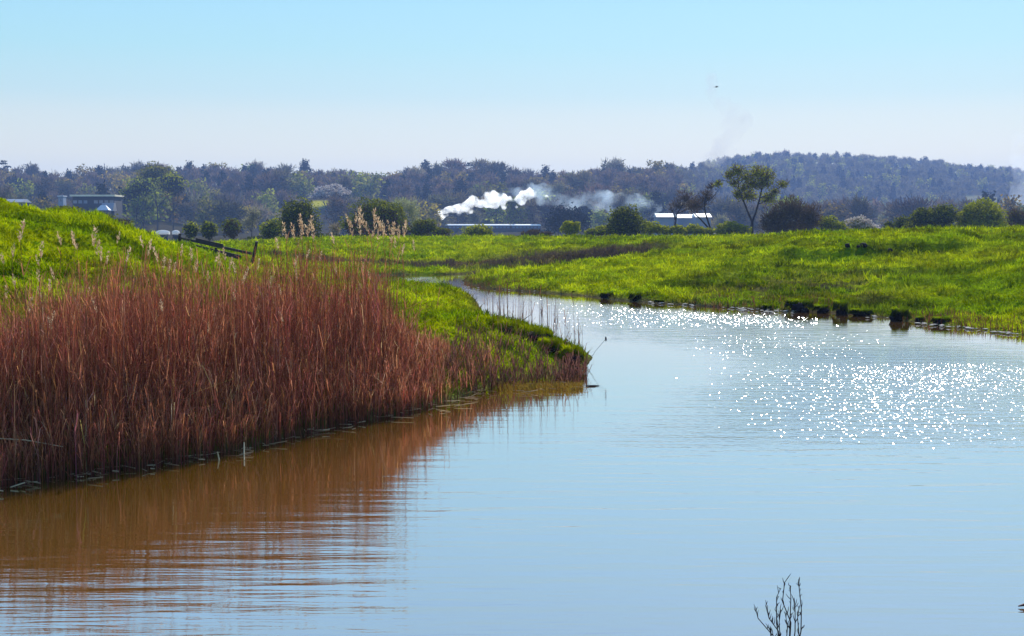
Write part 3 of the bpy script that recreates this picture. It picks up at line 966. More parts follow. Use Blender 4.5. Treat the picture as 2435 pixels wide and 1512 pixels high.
# brown dead scrub along the old ditch across the meadow
k = 9000
u = r.uniform(1060, 1600, k); yd = 83 + (u - 1300) * .010 + r.normal(0, 1.7, k)
u2 = r.uniform(640, 1110, 2500); y2 = 80 + r.normal(0, 1.1, 2500)
u = np.concatenate([u, u2]); yd = np.concatenate([yd, y2])
x_ = (u - U0) / F * yd
n_ = fbm(x_ * .5, yd * .5, 61)
kp = (n_ > .42) & (river_sd(x_, yd) > .05)
x_, yd = x_[kp], yd[kp]
V, Qd, T = blades(np.column_stack([x_, yd, height(x_, yd) - .03]), np.full(len(x_), .34), .035, .8, 28)
M['scrub'] = leafy('dead_scrub', (0.05, 0.038, 0.04), (0.13, 0.09, 0.06), .3)
tag(obj('ditch_scrub', np_mesh('ditch_scrub', V, [Qd, T], [M['scrub']])), 'dull purple brown dead growth lining the old ditch across the meadow', 'scrub', kind='stuff')
# dark clods under the small terrace
for i, (u, v, lab) in enumerate([(2014, 594, 'leftmost dark earth clod under the small terrace on the right bank'), (2053, 594, 'largest dark earth clod under the terrace, with a pale top'), (2116, 598, 'third dark clod along the terrace, standing apart'), (2232, 598, 'farthest right dark clod under the terrace'), (2040, 597, 'small dark clod between the two biggest clods')]):
    p = P(u, v, 64); z_ = H1(p[0], p[1], True)
    s_ = [.10, .13, .11, .07, .07][i]
    o = MB().ico((p[0], p[1], z_ + s_ * .6), (s_ * 1.2, s_, s_), 2, .15, i).build('earth_clod', M['peat'], None, True)
    tag(o, lab, 'clod', 'earth clods under the terrace')

# ------------------------------------------------------------------ broken fence
M['fence'] = solid('weathered_wood', (0.045, 0.034, 0.036), .85, var=.35, scale=4, spec=.15)
root = empty('wooden_fence', P(500, 620, 70)); tag(root, 'broken dark wooden rail fence running down the levee to a leaning post', 'fence')
R0 = np.array(root.location)


def Yf(u): return 73 - (u - 426) / 185 * 6


def rail(a, b, w=.12):
    A_, B_ = P(a[0], a[1], Yf(a[0])) - R0, P(b[0], b[1], Yf(b[0])) - R0
    mid = (A_ + B_) / 2; L_ = np.linalg.norm(B_ - A_)
    d = B_ - A_
    rz = math.atan2(d[1], d[0]); ry = math.atan2(d[2], math.hypot(d[0], d[1]))
    MB().box(mid, (L_, .04, w), rz, rx=ry).build('rail', M['fence'], root)


rail((424, 565), (598, 603)); rail((434, 577), (572, 610)); rail((436, 593), (506, 608)); rail((534, 605), (566, 613))
rail((466, 569), (530, 584), .15)
for (a, b) in [((611, 574), (600, 626)), ((514, 589), (513, 622)), ((428, 555), (426, 598))]:
    mb = MB(); mb.tube([P(a[0], a[1], Yf(a[0])) - R0 - [0, .06, 0], P(b[0], b[1], Yf(b[0])) - R0 - [0, .06, 0]], [.075, .085], 6); mb.build('post', M['fence'], root)


# ------------------------------------------------------------------ trees
def crown_np(blobs, n, size, seed, style='leaf', shell=.55, yflat=.9, rim=False):
    """leaf-sized faces spread through lumpy blobs. blobs: (x,y,z,rx,rz)"""
    r = np.random.default_rng(seed)
    w = np.array([b[3] * b[4] for b in blobs]); w /= w.sum()
    which = r.choice(len(blobs), n, p=w)
    B = np.array(blobs)[which]
    d = r.normal(size=(n, 3))
    if rim: d[:, 2] = np.abs(d[:, 2]) * 1.1 - .25  # rim faces gather on the upper side, imitating a sunlit edge
    d /= np.linalg.norm(d, axis=1)[:, None]
    # lumps
    ph = r.uniform(0, 6.28, (4, 3)); fr = r.uniform(2, 5.5, (4, 3))
    lum = sum(np.sin(d[:, 0] * fr[i, 0] + ph[i, 0] + which) * np.sin(d[:, 1] * fr[i, 1] + ph[i, 1]) * np.sin(d[:, 2] * fr[i, 2] + ph[i, 2] + which) for i in range(4))
    rr_ = r.random(n) ** shell * (1 + .22 * lum) * r.uniform(.85, 1.08, n)
    if rim: rr_ = (1 + .22 * lum) * r.uniform(.9, 1.15, n)
    pos = B[:, :3] + d * rr_[:, None] * np.column_stack([B[:, 3], B[:, 3] * yflat, B[:, 4]])
    s = size * r.uniform(.6, 1.4, n)
    if style == 'leaf':
        a = r.normal(size=(n, 3)); a /= np.linalg.norm(a, axis=1)[:, None]
        b = np.cross(a, r.normal(size=(n, 3))); b /= np.linalg.norm(b, axis=1)[:, None]
        a = a * s[:, None] * .6; b = b * s[:, None] * .5
    else:   # twigs: long and thin, pointing out and up
        a = d + np.array([0, 0, .6]) + r.normal(0, .35, (n, 3)); a /= np.linalg.norm(a, axis=1)[:, None]
        b = np.cross(a, r.normal(size=(n, 3))); b /= np.linalg.norm(b, axis=1)[:, None]
        a = a * s[:, None] * 1.3; b = b * s[:, None] * .26
    V = np.stack([pos - a - b, pos + a - b * .4, pos + a + b * .4, pos - a + b], 1).reshape(-1, 3)
    i = np.arange(n) * 4
    return V, np.stack([i, i + 1, i + 2, i + 3], 1)


def limb_mb(base, blobs, r0, seed, k=9):
    r = np.random.default_rng(seed)
    mb = MB()
    base = np.array(base, float)
    top = np.array([np.mean([b[0] for b in blobs]), np.mean([b[1] for b in blobs]), np.mean([b[2] for b in blobs])])
    fork = base + (top - base) * .45
    mb.tube([base - [0, 0, r0], base + (fork - base) * .5 + r.normal(0, r0 * .5, 3), fork], [r0 * 1.25, r0, r0 * .8], 7)
    for j in range(k):
        b = blobs[j % len(blobs)]
        e = np.array(b[:3]) + r.normal(0, .5, 3) * np.array([b[3], b[3], b[4]])
        m_ = fork + (e - fork) * .5 + r.normal(0, .1, 3) * b[3]
        mb.tube([fork, m_, e], [r0 * .6, r0 * .35, r0 * .1], 5, cap=False)
    return mb


def special(name, label, cat, Y, blobs_px, mat, n, px=1.2, style='leaf', shell=.5, trunks=None, base=None, group=None, bark='bark', second=None):
    """a tree or bush at true distance Y; blobs_px: (u, v, ru, rv) read off the skyline"""
    rr2 = np.random.default_rng(int(blobs_px[0][0] * 3 + blobs_px[0][1]))
    uc = np.mean([b[0] for b in blobs_px])
    bu, bv = base if base else (uc, max(b[1] + b[3] for b in blobs_px))
    b0 = P(bu, bv, Y)
    gz = H1(b0[0], Y)
    loc = np.array([b0[0], Y, gz])
    t = empty(name, loc); tag(t, label, cat, group)
    k = Y / F
    bl = []
    for (u, v, ru, rv) in blobs_px:
        p = P(u, v, Y) - loc
        if name == 'forked_willow': ru, rv = ru * 1.4, rv * 1.4
        bl.append((p[0], p[1] + rr2.uniform(-.5, .5) * ru * k * (len(blobs_px) > 1), p[2], ru * k, rv * k))
    size = Y / 1407.0 * px
    V, Qd = crown_np(bl, n, size, int(uc), style, shell)
    obj('crown', np_mesh('crown', V, [Qd], [M[mat]]), t)
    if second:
        V, Qd = crown_np([bl[i] for i in second[2]] if len(second) > 2 else bl, int(second[1] * (1.6 if style == 'leaf' else 1)), size, int(uc) + 1, 'leaf', shell, rim=(style == 'leaf'))  # leafy crowns: brighter faces on top imitate a sunlit rim, blossom excepted
        obj('young_and_sunlit_leaves', np_mesh('young_and_sunlit_leaves', V, [Qd], [M[second[0]]]), t)
    if trunks:
        mb = MB()
        for path in trunks:
            pts = []
            for j, (u, v, rp_) in enumerate(path):
                q = P(u, v, Y) - loc
                if j: q[1] += rr2.uniform(-.4, .4) * 6 * k
                pts.append(q)
            mb.tube(pts, [q[2] * k for q in path], 7)
        mb.build('trunk', M['bark_near'], t)
    else:
        limb_mb((0, 0, -.1), bl, max(.12, bl[0][3] * .05), int(uc), 6).build('trunk', M['bark'], t)
    return t


SP = special
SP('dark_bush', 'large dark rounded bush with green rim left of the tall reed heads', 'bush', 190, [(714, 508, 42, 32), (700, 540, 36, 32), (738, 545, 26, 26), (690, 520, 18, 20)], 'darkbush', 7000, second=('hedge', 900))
SP('small_bush', 'small yellow green bush at the left foot of the large dark bush', 'bush', 195, [(648, 545, 26, 20), (640, 555, 20, 14)], 'darkbush', 1500, second=('yellowgreen', 600))
SP('round_shrub', 'leftmost of three small round shrubs beyond the broken fence', 'shrub', 210, [(455, 549, 17, 19)], 'darkbush', 1100, second=('yellowgreen', 130), group='three round shrubs in a row')
SP('round_shrub', 'middle of three small round shrubs beyond the broken fence', 'shrub', 210, [(497, 548, 19, 20)], 'darkbush', 1200, second=('yellowgreen', 160), group='three round shrubs in a row')
SP('round_shrub', 'rightmost and tallest of three small round shrubs beyond the fence', 'shrub', 210, [(551, 544, 21, 24)], 'brown', 1300, second=('hedge', 200), group='three round shrubs in a row')
SP('olive_thicket', 'wide olive brown thicket behind the tall reed heads', 'thicket', 200, [(842, 538, 30, 22), (880, 515, 38, 36), (922, 522, 40, 38), (900, 545, 60, 18), (955, 548, 24, 14)], 'brown', 9000, second=('hedge', 3600))
SP('pale_willow', 'pale yellowish willow with thin crown right of the olive thicket', 'willow', 260, [(955, 490, 30, 24), (980, 500, 22, 28), (985, 530, 14, 22), (935, 500, 20, 20)], 'pale', 2300, style='twig', px=1.0)
SP('brown_bush', 'low brownish bush where the steam begins', 'bush', 200, [(1010, 542, 26, 18), (990, 552, 16, 10), (1048, 552, 22, 10)], 'brown', 2800, second=('hedge', 900))
SP('green_bush', 'low olive bush in front of the middle of the train', 'bush', 200, [(1137, 550, 30, 15), (1120, 556, 20, 10), (1156, 556, 16, 9)], 'hedge', 2200, second=('yellowgreen', 300))
SP('brown_shrub', 'small dull brown shrub in front of the rear coach', 'shrub', 205, [(1270, 553, 22, 8), (1250, 556, 12, 6), (1300, 556, 14, 6)], 'brown', 900)
SP('dark_tree', 'big round blue black tree behind the rear of the train', 'tree', 460, [(1345, 515, 50, 30), (1335, 535, 48, 24), (1375, 530, 30, 26)], 'evergreen', 5200)
SP('round_shrub', 'small bright green round shrub in front of the blue black tree', 'shrub', 185, [(1358, 544, 21, 17)], 'hedge', 1100, second=('yellowgreen', 450))
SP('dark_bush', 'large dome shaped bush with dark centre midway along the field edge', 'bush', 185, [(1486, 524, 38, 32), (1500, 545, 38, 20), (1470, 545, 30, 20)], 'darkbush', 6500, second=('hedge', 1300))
SP('olive_scrub', 'low olive scrub left of the dome shaped bush', 'scrub', 195, [(1435, 550, 22, 12), (1408, 554, 16, 9)], 'brown', 1200, second=('yellowgreen', 500))
SP('olive_scrub', 'patchy yellow green scrub right of the dome shaped bush', 'scrub', 195, [(1545, 545, 24, 15), (1580, 550, 20, 12), (1610, 548, 18, 12)], 'hedge', 2300, second=('yellowgreen', 800))
SP('olive_scrub', 'low green scrub at the foot of the white sheds', 'scrub', 200, [(1650, 548, 24, 12), (1680, 552, 18, 9), (1625, 552, 18, 9)], 'hedge', 1900, second=('yellowgreen', 700))
SP('olive_scrub', 'green scrub between the leaning tree and the forked willow', 'scrub', 200, [(1735, 545, 26, 16), (1765, 550, 18, 13), (1715, 552, 14, 9)], 'hedge', 2300, second=('yellowgreen', 800))
SP('bare_tree', 'thin bare tree standing in front of the left white shed', 'tree', 240, [(1630, 472, 34, 26), (1650, 488, 24, 22), (1610, 490, 22, 20)], 'brown', 1500, style='twig', px=1.0, shell=.8,
   trunks=[[(1604, 562, 2.6), (1605, 535, 2.2), (1608, 510, 1.6), (1622, 488, 1.0), (1640, 468, .5)], [(1606, 525, 1.8), (1600, 505, 1.2), (1592, 485, .6)], [(1608, 510, 1.2), (1630, 498, .9), (1655, 488, .5)]], base=(1604, 560))
SP('leaning_tree', 'leaning bare tree with two dark trunks left of the forked willow', 'tree', 210, [(1680, 470, 26, 26), (1655, 488, 28, 20), (1690, 445, 16, 16)], 'brown', 1300, style='twig', px=1.0, shell=.8,
   trunks=[[(1697, 563, 3.0), (1682, 540, 2.2), (1663, 519, 1.7), (1645, 502, 1.0), (1632, 486, .5)], [(1695, 560, 2.6), (1684, 530, 2.2), (1676, 505, 1.8), (1674, 480, 1.2), (1682, 455, .7), (1684, 430, .4)], [(1676, 500, 1.2), (1660, 488, .9), (1645, 470, .4)], [(1674, 482, 1.0), (1694, 470, .8), (1708, 450, .4)]], base=(1697, 562))
SP('forked_willow', 'tall forked willow with fresh green tufts rising above the field', 'willow', 205,
   [(1753, 406, 16, 13), (1734, 416, 13, 11), (1772, 424, 18, 12), (1798, 412, 20, 16), (1823, 418, 20, 17), (1812, 438, 22, 10), (1861, 438, 13, 9), (1781, 465, 22, 13), (1753, 462, 10, 13), (1827, 472, 18, 15), (1842, 455, 11, 9), (1706, 436, 11, 8), (1790, 438, 17, 13), (1768, 446, 12, 11), (1745, 436, 12, 10)], 'brown', 4200, px=1.0, shell=.8, style='twig',
   second=('yellowgreen', 5600, list(range(0, 15))),
   trunks=[[(1787, 560, 3.6), (1788, 540, 3.2), (1788, 527, 3.0), (1777, 503, 2.2), (1766, 474, 1.9), (1756, 446, 1.4), (1755, 425, .9), (1752, 405, .4)],
           [(1788, 528, 2.6), (1796, 508, 2.2), (1806, 474, 2.0), (1811, 450, 1.7), (1820, 433, 1.3), (1829, 414, .5)], [(1811, 452, 1.2), (1797, 435, .9), (1790, 415, .4)], [(1806, 470, 1.2), (1830, 462, .9), (1858, 442, .5)],
           [(1757, 450, 1.1), (1735, 432, .8), (1715, 428, .4)], [(1766, 474, 1.1), (1778, 462, .7), (1788, 448, .3)], [(1803, 485, 1.2), (1822, 478, .8), (1834, 470, .4)], [(1756, 440, .9), (1768, 425, .6), (1776, 410, .3)]], base=(1787, 560))
SP('brown_thicket', 'big purple brown bare thicket right of the forked willow', 'thicket', 200, [(1880, 505, 46, 42), (1838, 525, 34, 34), (1925, 520, 30, 38), (1870, 540, 66, 18)], 'brown', 9500, px=1.1, style='twig', shell=.6)
SP('olive_scrub', 'olive scrub right of the big brown thicket', 'scrub', 200, [(1970, 535, 22, 18), (1995, 540, 14, 12)], 'hedge', 1600, second=('yellowgreen', 400))
SP('blossom_shrub', 'low shrub with white blossom under an olive top', 'shrub', 205, [(2040, 532, 24, 14), (2055, 540, 22, 9)], 'hedge', 900, second=('blossom', 800))
SP('dark_shrub', 'small dark shrub standing apart right of the blossom shrub', 'shrub', 200, [(2112, 538, 12, 10), (2148, 532, 20, 16)], 'darkbush', 1500, second=('hedge', 300))
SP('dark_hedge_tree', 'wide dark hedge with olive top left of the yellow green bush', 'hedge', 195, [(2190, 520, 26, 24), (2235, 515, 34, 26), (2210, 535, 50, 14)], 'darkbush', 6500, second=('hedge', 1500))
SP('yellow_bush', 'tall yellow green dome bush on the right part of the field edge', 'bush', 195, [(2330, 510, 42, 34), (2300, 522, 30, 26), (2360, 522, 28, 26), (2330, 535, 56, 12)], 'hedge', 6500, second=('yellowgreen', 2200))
SP('bare_thicket', 'thin brown bare thicket at the right edge of the field', 'thicket', 205, [(2412, 520, 26, 24), (2450, 520, 30, 26)], 'brown', 2400, style='twig', second=('hedge', 300))
SP('scrub_hedge', 'dark low hedge line along the far edge of the right field', 'hedge', 215, [(2050, 548, 60, 6), (2150, 548, 60, 6), (1900, 552, 80, 8), (2300, 545, 80, 6)], 'darkbush', 3500)
SP('scrub_hedge', 'low dark hedge along the far edge of the middle field', 'hedge', 230, [(640, 565, 60, 6), (760, 562, 60, 7), (900, 560, 90, 6), (1020, 560, 60, 6)], 'darkbush', 3200)
SP('rim_tree', 'tall leafing tree with yellow top left of centre', 'tree', 560, [(372, 412, 34, 20), (352, 432, 26, 24), (395, 430, 26, 24)], 'darkbush', 2600, second=('budding', 1100))
SP('rim_tree', 'rounded tree with golden rim, lower left of the tall yellow topped tree', 'tree', 540, [(338, 447, 32, 22), (312, 462, 20, 16)], 'evergreen', 1600, second=('budding', 500))
SP('rim_tree', 'rounded tree with golden rim, lower right of the tall yellow topped tree', 'tree', 535, [(411, 440, 28, 26)], 'evergreen', 1500, second=('yellowgreen', 260))
SP('blossom_tree', 'pale flowering tree above the yellow field', 'tree', 740, [(785, 458, 34, 16), (765, 466, 20, 10)], 'bare', 500, px=1.3, second=('blossom', 700))
SP('pale_willow', 'greyish pale willow left of the large dark bush', 'willow', 330, [(605, 512, 20, 20), (590, 530, 20, 18)], 'pale', 700, style='twig', px=1.0, second=('bare', 500))
SP('grey_shrub', 'grey pale shrub between the large dark bush and the olive thicket', 'shrub', 215, [(797, 545, 15, 18)], 'pale', 500, style='twig', px=1.0)
SP('levee_scrub', 'olive scrub on the shoulder of the left levee', 'scrub', 62, [(258, 532, 16, 12), (285, 545, 18, 9)], 'hedge', 900, px=1.6, style='twig')
SP('levee_scrub', 'lower olive scrub farther down the levee before the white roofs', 'scrub', 68, [(335, 555, 18, 9), (360, 562, 12, 8)], 'hedge', 700, px=1.6, style='twig')

# ---- prototypes for the wooded slopes
protos = {}


def proto(kind, seed):
    r = np.random.default_rng(seed)
    if kind == 'bare':
        bl = [(0, 0, 7.8, 5.2, 4.6), (0, 0, 3.4, 4.6, 2.8)] + [(r.uniform(-3.6, 3.6), r.uniform(-3, 3), r.uniform(5.5, 11), r.uniform(1.8, 3), r.uniform(1.8, 2.8)) for _ in range(6)]
        V, Qd = crown_np(bl, 1150, .62, seed, 'twig', .5)
    elif kind == 'budding':
        bl = [(0, 0, 7.4, 5.0, 4.6), (0, 0, 3.2, 4.6, 2.8)] + [(r.uniform(-3.4, 3.4), r.uniform(-3, 3), r.uniform(5, 10.5), r.uniform(1.8, 3), r.uniform(1.6, 2.6)) for _ in range(6)]
        V, Qd = crown_np(bl, 900, .66, seed, 'leaf', .45)
    elif kind == 'evergreen':
        bl = [(0, 0, 5 + 1.7 * i, 4.2 - .55 * i + r.uniform(-.4, .4), 2.4) for i in range(5)] + [(r.uniform(-2, 2), r.uniform(-2, 2), r.uniform(4, 8), 2, 2) for _ in range(3)]
        V, Qd = crown_np(bl, 800, .7, seed, 'leaf', .45)
    elif kind == 'pine':
        bl = [(r.uniform(-1.5, 1.5), 0, 15.5, 2.6, .8), (1.0, 0, 17, 2.0, .7), (-1.6, 0, 13.4, 2.2, .8), (1.8, .5, 11.6, 1.8, .7), (-1, 0, 9.6, 2.4, .8)]
        V, Qd = crown_np(bl, 330, .6, seed, 'leaf', .5)
    elif kind == 'pale':
        bl = [(0, 0, 6, 4.2, 3.6)] + [(r.uniform(-3, 3), r.uniform(-3, 3), r.uniform(4, 8), 2, 2) for _ in range(4)]
        V, Qd = crown_np(bl, 800, .62, seed, 'twig', .5)
    elif kind == 'blossom':
        bl = [(0, 0, 4.5, 4, 2.4)] + [(r.uniform(-3, 3), r.uniform(-3, 3), r.uniform(3, 6), 2, 1.5) for _ in range(4)]
        V, Qd = crown_np(bl, 400, .55, seed, 'leaf', .5)
    me = np_mesh('crown', V, [Qd], [M[kind if kind != 'pine' else 'evergreen']])
    tm = limb_mb((0, 0, -.3), bl, .34, seed, 6)
    fs = [np.concatenate(tm.q)]
    if tm.t: fs.append(np.concatenate(tm.t))
    tme = np_mesh('trunk', np.concatenate(tm.v), fs, [M['bark']])
    return me, tme, (V, Qd)


for kind, k in (('bare', 5), ('budding', 4), ('evergreen', 3), ('pine', 2), ('pale', 2), ('blossom', 1)):
    protos[kind] = [proto(kind, 100 + 10 * k + i) for i in range(k)]

kindword = {'bare': 'bare tree', 'budding': 'golden tree', 'evergreen': 'dark evergreen', 'pine': 'flat topped pine', 'pale': 'pale twiggy tree', 'blossom': 'flowering tree'}
# landmark strips across the picture, for the labels
marks = [(0, 'over the leftmost grey roof'), (110, 'over the long building'), (300, 'by the gold rimmed trees'), (450, 'over the three round shrubs'), (600, 'over the large dark bush'),
         (760, 'over the olive thicket'), (900, 'over the yellow willow'), (1020, 'over the steam base'), (1160, 'over the white steam plume'), (1290, 'over the blue black tree'), (1420, 'over the dome bush'),
         (1560, 'over the white sheds'), (1700, 'behind the forked willow'), (1840, 'over the brown thicket'), (1980, 'over the blossom shrub'), (2130, 'over the wide hedge'), (2290, 'over the yellow bush')]
belt = []


def belt_tree(kind, u, Y, sc, rowname):
    x = (u - U0) / F * Y
    belt.append((u, kind, x, Y, sc, rowname))


rt_ = np.random.default_rng(99)


def pick(u, row):
    q = rt_.random()
    if row == 'foot': c = [('bare', .55), ('budding', .24), ('pale', .13), ('evergreen', .05), ('blossom', .03)]
    elif row == 'sky': c = [('bare', .62), ('budding', .16), ('evergreen', .22)]
    else: c = [('bare', .50), ('budding', .30), ('pale', .06), ('evergreen', .13), ('blossom', .01)]
    s = 0
    for k_, w_ in c:
        s += w_
        if q < s: return k_
    return 'bare'


rows = [(585, 13.5, 'foot', 'at the slope foot'), (690, 14, 'low', 'low on the slope'), (800, 14, 'mid', 'halfway up the slope'), (1050, 14.0, 'sky', 'on the skyline')]
for Y0, hgt_, row, rn in rows:
    step = {'foot': 40, 'low': 44, 'mid': 42, 'sky': 34}[row]
    u = -30
    while u < 2470:
        du = step * rt_.uniform(.75, 1.25)
        uc = u + rt_.uniform(-6, 6)
        u += du
        Y = Y0 + rt_.uniform(-38, 38)
        if row == 'sky' and uc > 1600: continue
        if row in ('foot', 'low', 'mid') and 722 < uc < 805 and Y < 815: continue
        if row == 'foot' and 1030 < uc < 1600: Y = 725 + rt_.uniform(-20, 20)
        if row == 'foot' and (130 < uc < 300 or 1575 < uc < 1690): continue
        if row == 'low' and 140 < uc < 290: Y = 740
        if 560 < Y < 640 and abs((uc - U0) / F * Y + 190 * 0) < 0: continue
        belt_tree(pick(uc, row), uc, Y, rt_.uniform(.75, 1.3) * {'foot': .98, 'low': 1.0, 'mid': 1.05, 'sky': 1.12}[row], rn)
# picked-out skyline trees
for u, k_, Y, sc in [(18, 'pine', 1000, .92), (240, 'evergreen', 1010, 1.15), (285, 'pale', 1000, 1.2), (380, 'bare', 1000, 1.25), (455, 'evergreen', 1000, 1.2), (830, 'bare', 1010, 1.1), (992, 'pale', 1000, 1.4), (1040, 'bare', 1000, 1.2),
                     (1120, 'pine', 1000, .84), (1150, 'bare', 1000, 1.4), (1180, 'bare', 1000, 1.35), (1215, 'bare', 1010, 1.25), (1297, 'evergreen', 1000, 1.2), (1380, 'bare', 820, 1.5), (1462, 'bare', 1000, 1.5), (1500, 'bare', 1010, 1.1)]:
    belt_tree(k_, u, Y, sc, 'tallest on the skyline')
# skyline of the right hand hill
for u in np.arange(1600, 2450, 27):
    uc = u + rt_.uniform(-8, 8)
    belt_tree('bare' if rt_.random() < .6 else ('evergreen' if rt_.random() < .6 else 'budding'), uc, 1860 + rt_.uniform(-30, 30), rt_.uniform(.9, 1.25), 'cresting the blue hill')
for u, k_, sc in [(1578, 'evergreen', .8), (1620, 'pale', 1.1), (1865, 'bare', 1.25), (1672, 'bare', 1.1)]:
    belt_tree(k_, u, 1840, sc, 'standing proud of the blue hill')
bx = np.array([b[2] for b in belt]); by = np.array([b[3] for b in belt])
bz = height(bx, by, False)
cnt = {}
order = sorted(range(len(belt)), key=lambda i: belt[i][0])
for i in order:
    u, kind, x, Y, sc, rn = belt[i]
    mk = [m_ for a_, m_ in marks if a_ <= max(u, 0)][-1]
    key = f'{kindword[kind]} {rn} {mk}'
    cnt.setdefault(key, []).append(i)
for key, ids in cnt.items():
    for j, i in enumerate(ids):
        u, kind, x, Y, sc, rn = belt[i]
        me, tme, _ = protos[kind][rt_.integers(len(protos[kind]))]
        t = bpy.data.objects.new({'bare': 'bare_tree', 'budding': 'budding_tree', 'evergreen': 'evergreen_tree', 'pine': 'pine_tree', 'pale': 'grey_tree', 'blossom': 'blossom_tree'}[kind], None)
        t.location = (x, Y, bz[i] - .3); t.rotation_euler = (0, 0, rt_.uniform(0, 6.28)); t.scale = (sc * rt_.uniform(1.05, 1.5), sc * rt_.uniform(1.05, 1.5), sc * 1.12)
        COL.objects.link(t)
        lab = key if len(ids) == 1 else key + ', ' + ordn(j) + ' from the left'
        tag(t, lab, 'tree', 'trees on the wooded slopes')
        link(bpy.data.objects.new('crown', me), t); link(bpy.data.objects.new('trunk', tme), t)


def wood(name, label, rows_, mats_share, seed, sizek=1.0):
    """a far wood that reads as one mass"""
    r = np.random.default_rng(seed)
    VV, QQ, MI, off = [], [], [], 0
    kinds = ['bare', 'budding', 'evergreen']
    for (Y0, u0, u1, step) in rows_:
        us = np.arange(u0, u1, step) + r.uniform(-step / 2.5, step / 2.5, len(np.arange(u0, u1, step)))
        Ys = Y0 + r.uniform(-28, 28, len(us))
        xs = (us - U0) / F * Ys
        zs = height(xs, Ys, False)
        for u, Y, x, z in zip(us, Ys, xs, zs):
            if 2285 < u < 2425 and 1270 < Y < 1425: continue
            if 722 < u < 805 and Y < 830: continue
            if 1020 < u < 1620 and Y < 700: continue
            k_ = r.choice(3, p=mats_share)
            V, Qd = protos[kinds[k_]][r.integers(len(protos[kinds[k_]]))][2]
            s_ = r.uniform(.7, 1.2) * sizek
            a_ = r.uniform(0, 6.28)
            ca_, sa_ = math.cos(a_), math.sin(a_)
            W_ = np.column_stack([V[:, 0] * ca_ - V[:, 1] * sa_, V[:, 0] * sa_ + V[:, 1] * ca_, V[:, 2]])
            # thin the faces, enlarge what is left
            nq = len(Qd); sel = r.random(nq) < .36
            W_ = W_.reshape(nq, 4, 3)[sel]
            c_ = W_.mean(1, keepdims=True); W_ = c_ + (W_ - c_) * 1.5
            W_ = W_.reshape(-1, 3) * s_ + [x, Y, z - .5]
            VV.append(W_); m_ = len(W_) // 4
            QQ.append(np.arange(m_ * 4).reshape(-1, 4) + off); off += m_ * 4
            MI += [k_] * m_
    me = np_mesh(name, np.concatenate(VV), [np.concatenate(QQ)], [M['bare'], M['budding'], M['evergreen']], MI)
    tag(obj(name, me), label, 'wood', kind='stuff')


SP('levee_bush', 'low dark scrub just behind the crest of the left levee', 'scrub', 150, [(150, 498, 40, 8), (230, 515, 40, 9), (290, 530, 30, 10)], 'brown', 1500, second=('hedge', 250))
wood('hillside_wood', 'mixed bare and budding wood filling the slopes between the nearer trees', [(640, -30, 2460, 40), (750, -30, 2460, 34), (850, -40, 2460, 32), (900, -40, 1650, 27), (940, -40, 1650, 26), (980, -40, 1650, 26), (1015, -40, 1640, 25), (1045, -40, 1620, 25)], [.58, .27, .15], 1)
wood('blue_hill_wood', 'hazy blue wood covering the high hill on the right', [(Y, 1500 + (Y < 1200) * 80, 2480, 15500 / Y * 1.9) for Y in range(950, 1870, 46)], [.62, .18, .2], 2)

# ------------------------------------------------------------------ buildings
M['wall_dark'] = solid('dark_wall', (0.014, 0.016, 0.028), .8, var=.3, scale=.4)
M['roof_pale'] = solid('pale_roof', (0.85, 0.76, 0.55), .5, var=.15, scale=.5)
M['white'] = solid('white_sheet', (0.6, 0.61, 0.64), .35, var=.05, scale=.5)
M['bluegrey'] = solid('blue_grey_wall', (0.20, 0.25, 0.34), .6, var=.15, scale=.5)
M['glass'] = solid('window_glass', (0.10, 0.16, 0.25), .1, var=.2, scale=.5, spec=.8)
M['roof_grey'] = solid('grey_roof', (0.25, 0.26, 0.30), .45, var=.2, scale=.5)


def bpos(u0, u1, vt, vb, Y):
    a, b = P(u0, vt, Y), P(u1, vb, Y)
    return (a[0] + b[0]) / 2, b[0] - a[0], a[2], b[2]


# long flat-roofed building on the left slope
Y = 575
cx_, w, zt, zb_ = bpos(172, 272, 463, 512, Y)
gz = H1(cx_, Y)
b = empty('long_building', (cx_, Y, gz)); tag(b, 'long dark building with a flat cream edged roof behind the levee', 'building')
ht = zt - gz
MB().box((0, 6, (ht - .7) / 2), (w, 12, ht - .7)).build('wall', M['wall_dark'], b)
MB().box((0, 5.6, ht - .35), (w + 1.4, 14, .7)).build('roof', M['roof_pale'], b)
for i in range(8):
    if i in (3,): continue
    MB().box((-w / 2 + w * (i + .5) / 8, -.03, ht - 2.9), (w / 11, .12, 1.3)).build('window', M['glass'], b)
MB().box((w * .42, -3.2, ht - 5.0), (5, 6, 3.2), top=(1, .3)).build('porch', M['roof_grey'], b)
# side hut
cx_, w, zt, zb_ = bpos(137, 152, 465, 500, 560)
gz = H1(cx_, 560); ht = zt - gz
b = empty('small_hut', (cx_, 560, gz)); tag(b, 'narrow blue grey hut left of the long dark building', 'hut')
MB().box((0, 2, (ht - .4) / 2), (w * .8, 4, ht - .4)).build('wall', M['bluegrey'], b)
MB().box((0, 1.9, ht - .2), (w, 4.8, .4)).build('roof', M['white'], b)
MB().box((0, -.03, ht - 1.8), (w * .3, .1, 1.0)).build('window', M['glass'], b)
# white marquee roof below the building
cx_, w, zt, zb_ = bpos(230, 262, 487, 500, 545)
gz = H1(cx_, 545); ht = zt - gz
b = empty('white_tent', (cx_, 545, gz)); tag(b, 'small bright white tent roof below the long dark building', 'tent')
MB().box((0, 0, ht - 1.1), (w, 4, 2.0), top=(.35, .1)).build('canopy', M['white'], b)
MB().box((0, 0, (ht - 2.1) / 2), (w * .9, 3.4, ht - 2.1)).build('side_wall', M['wall_dark'], b)
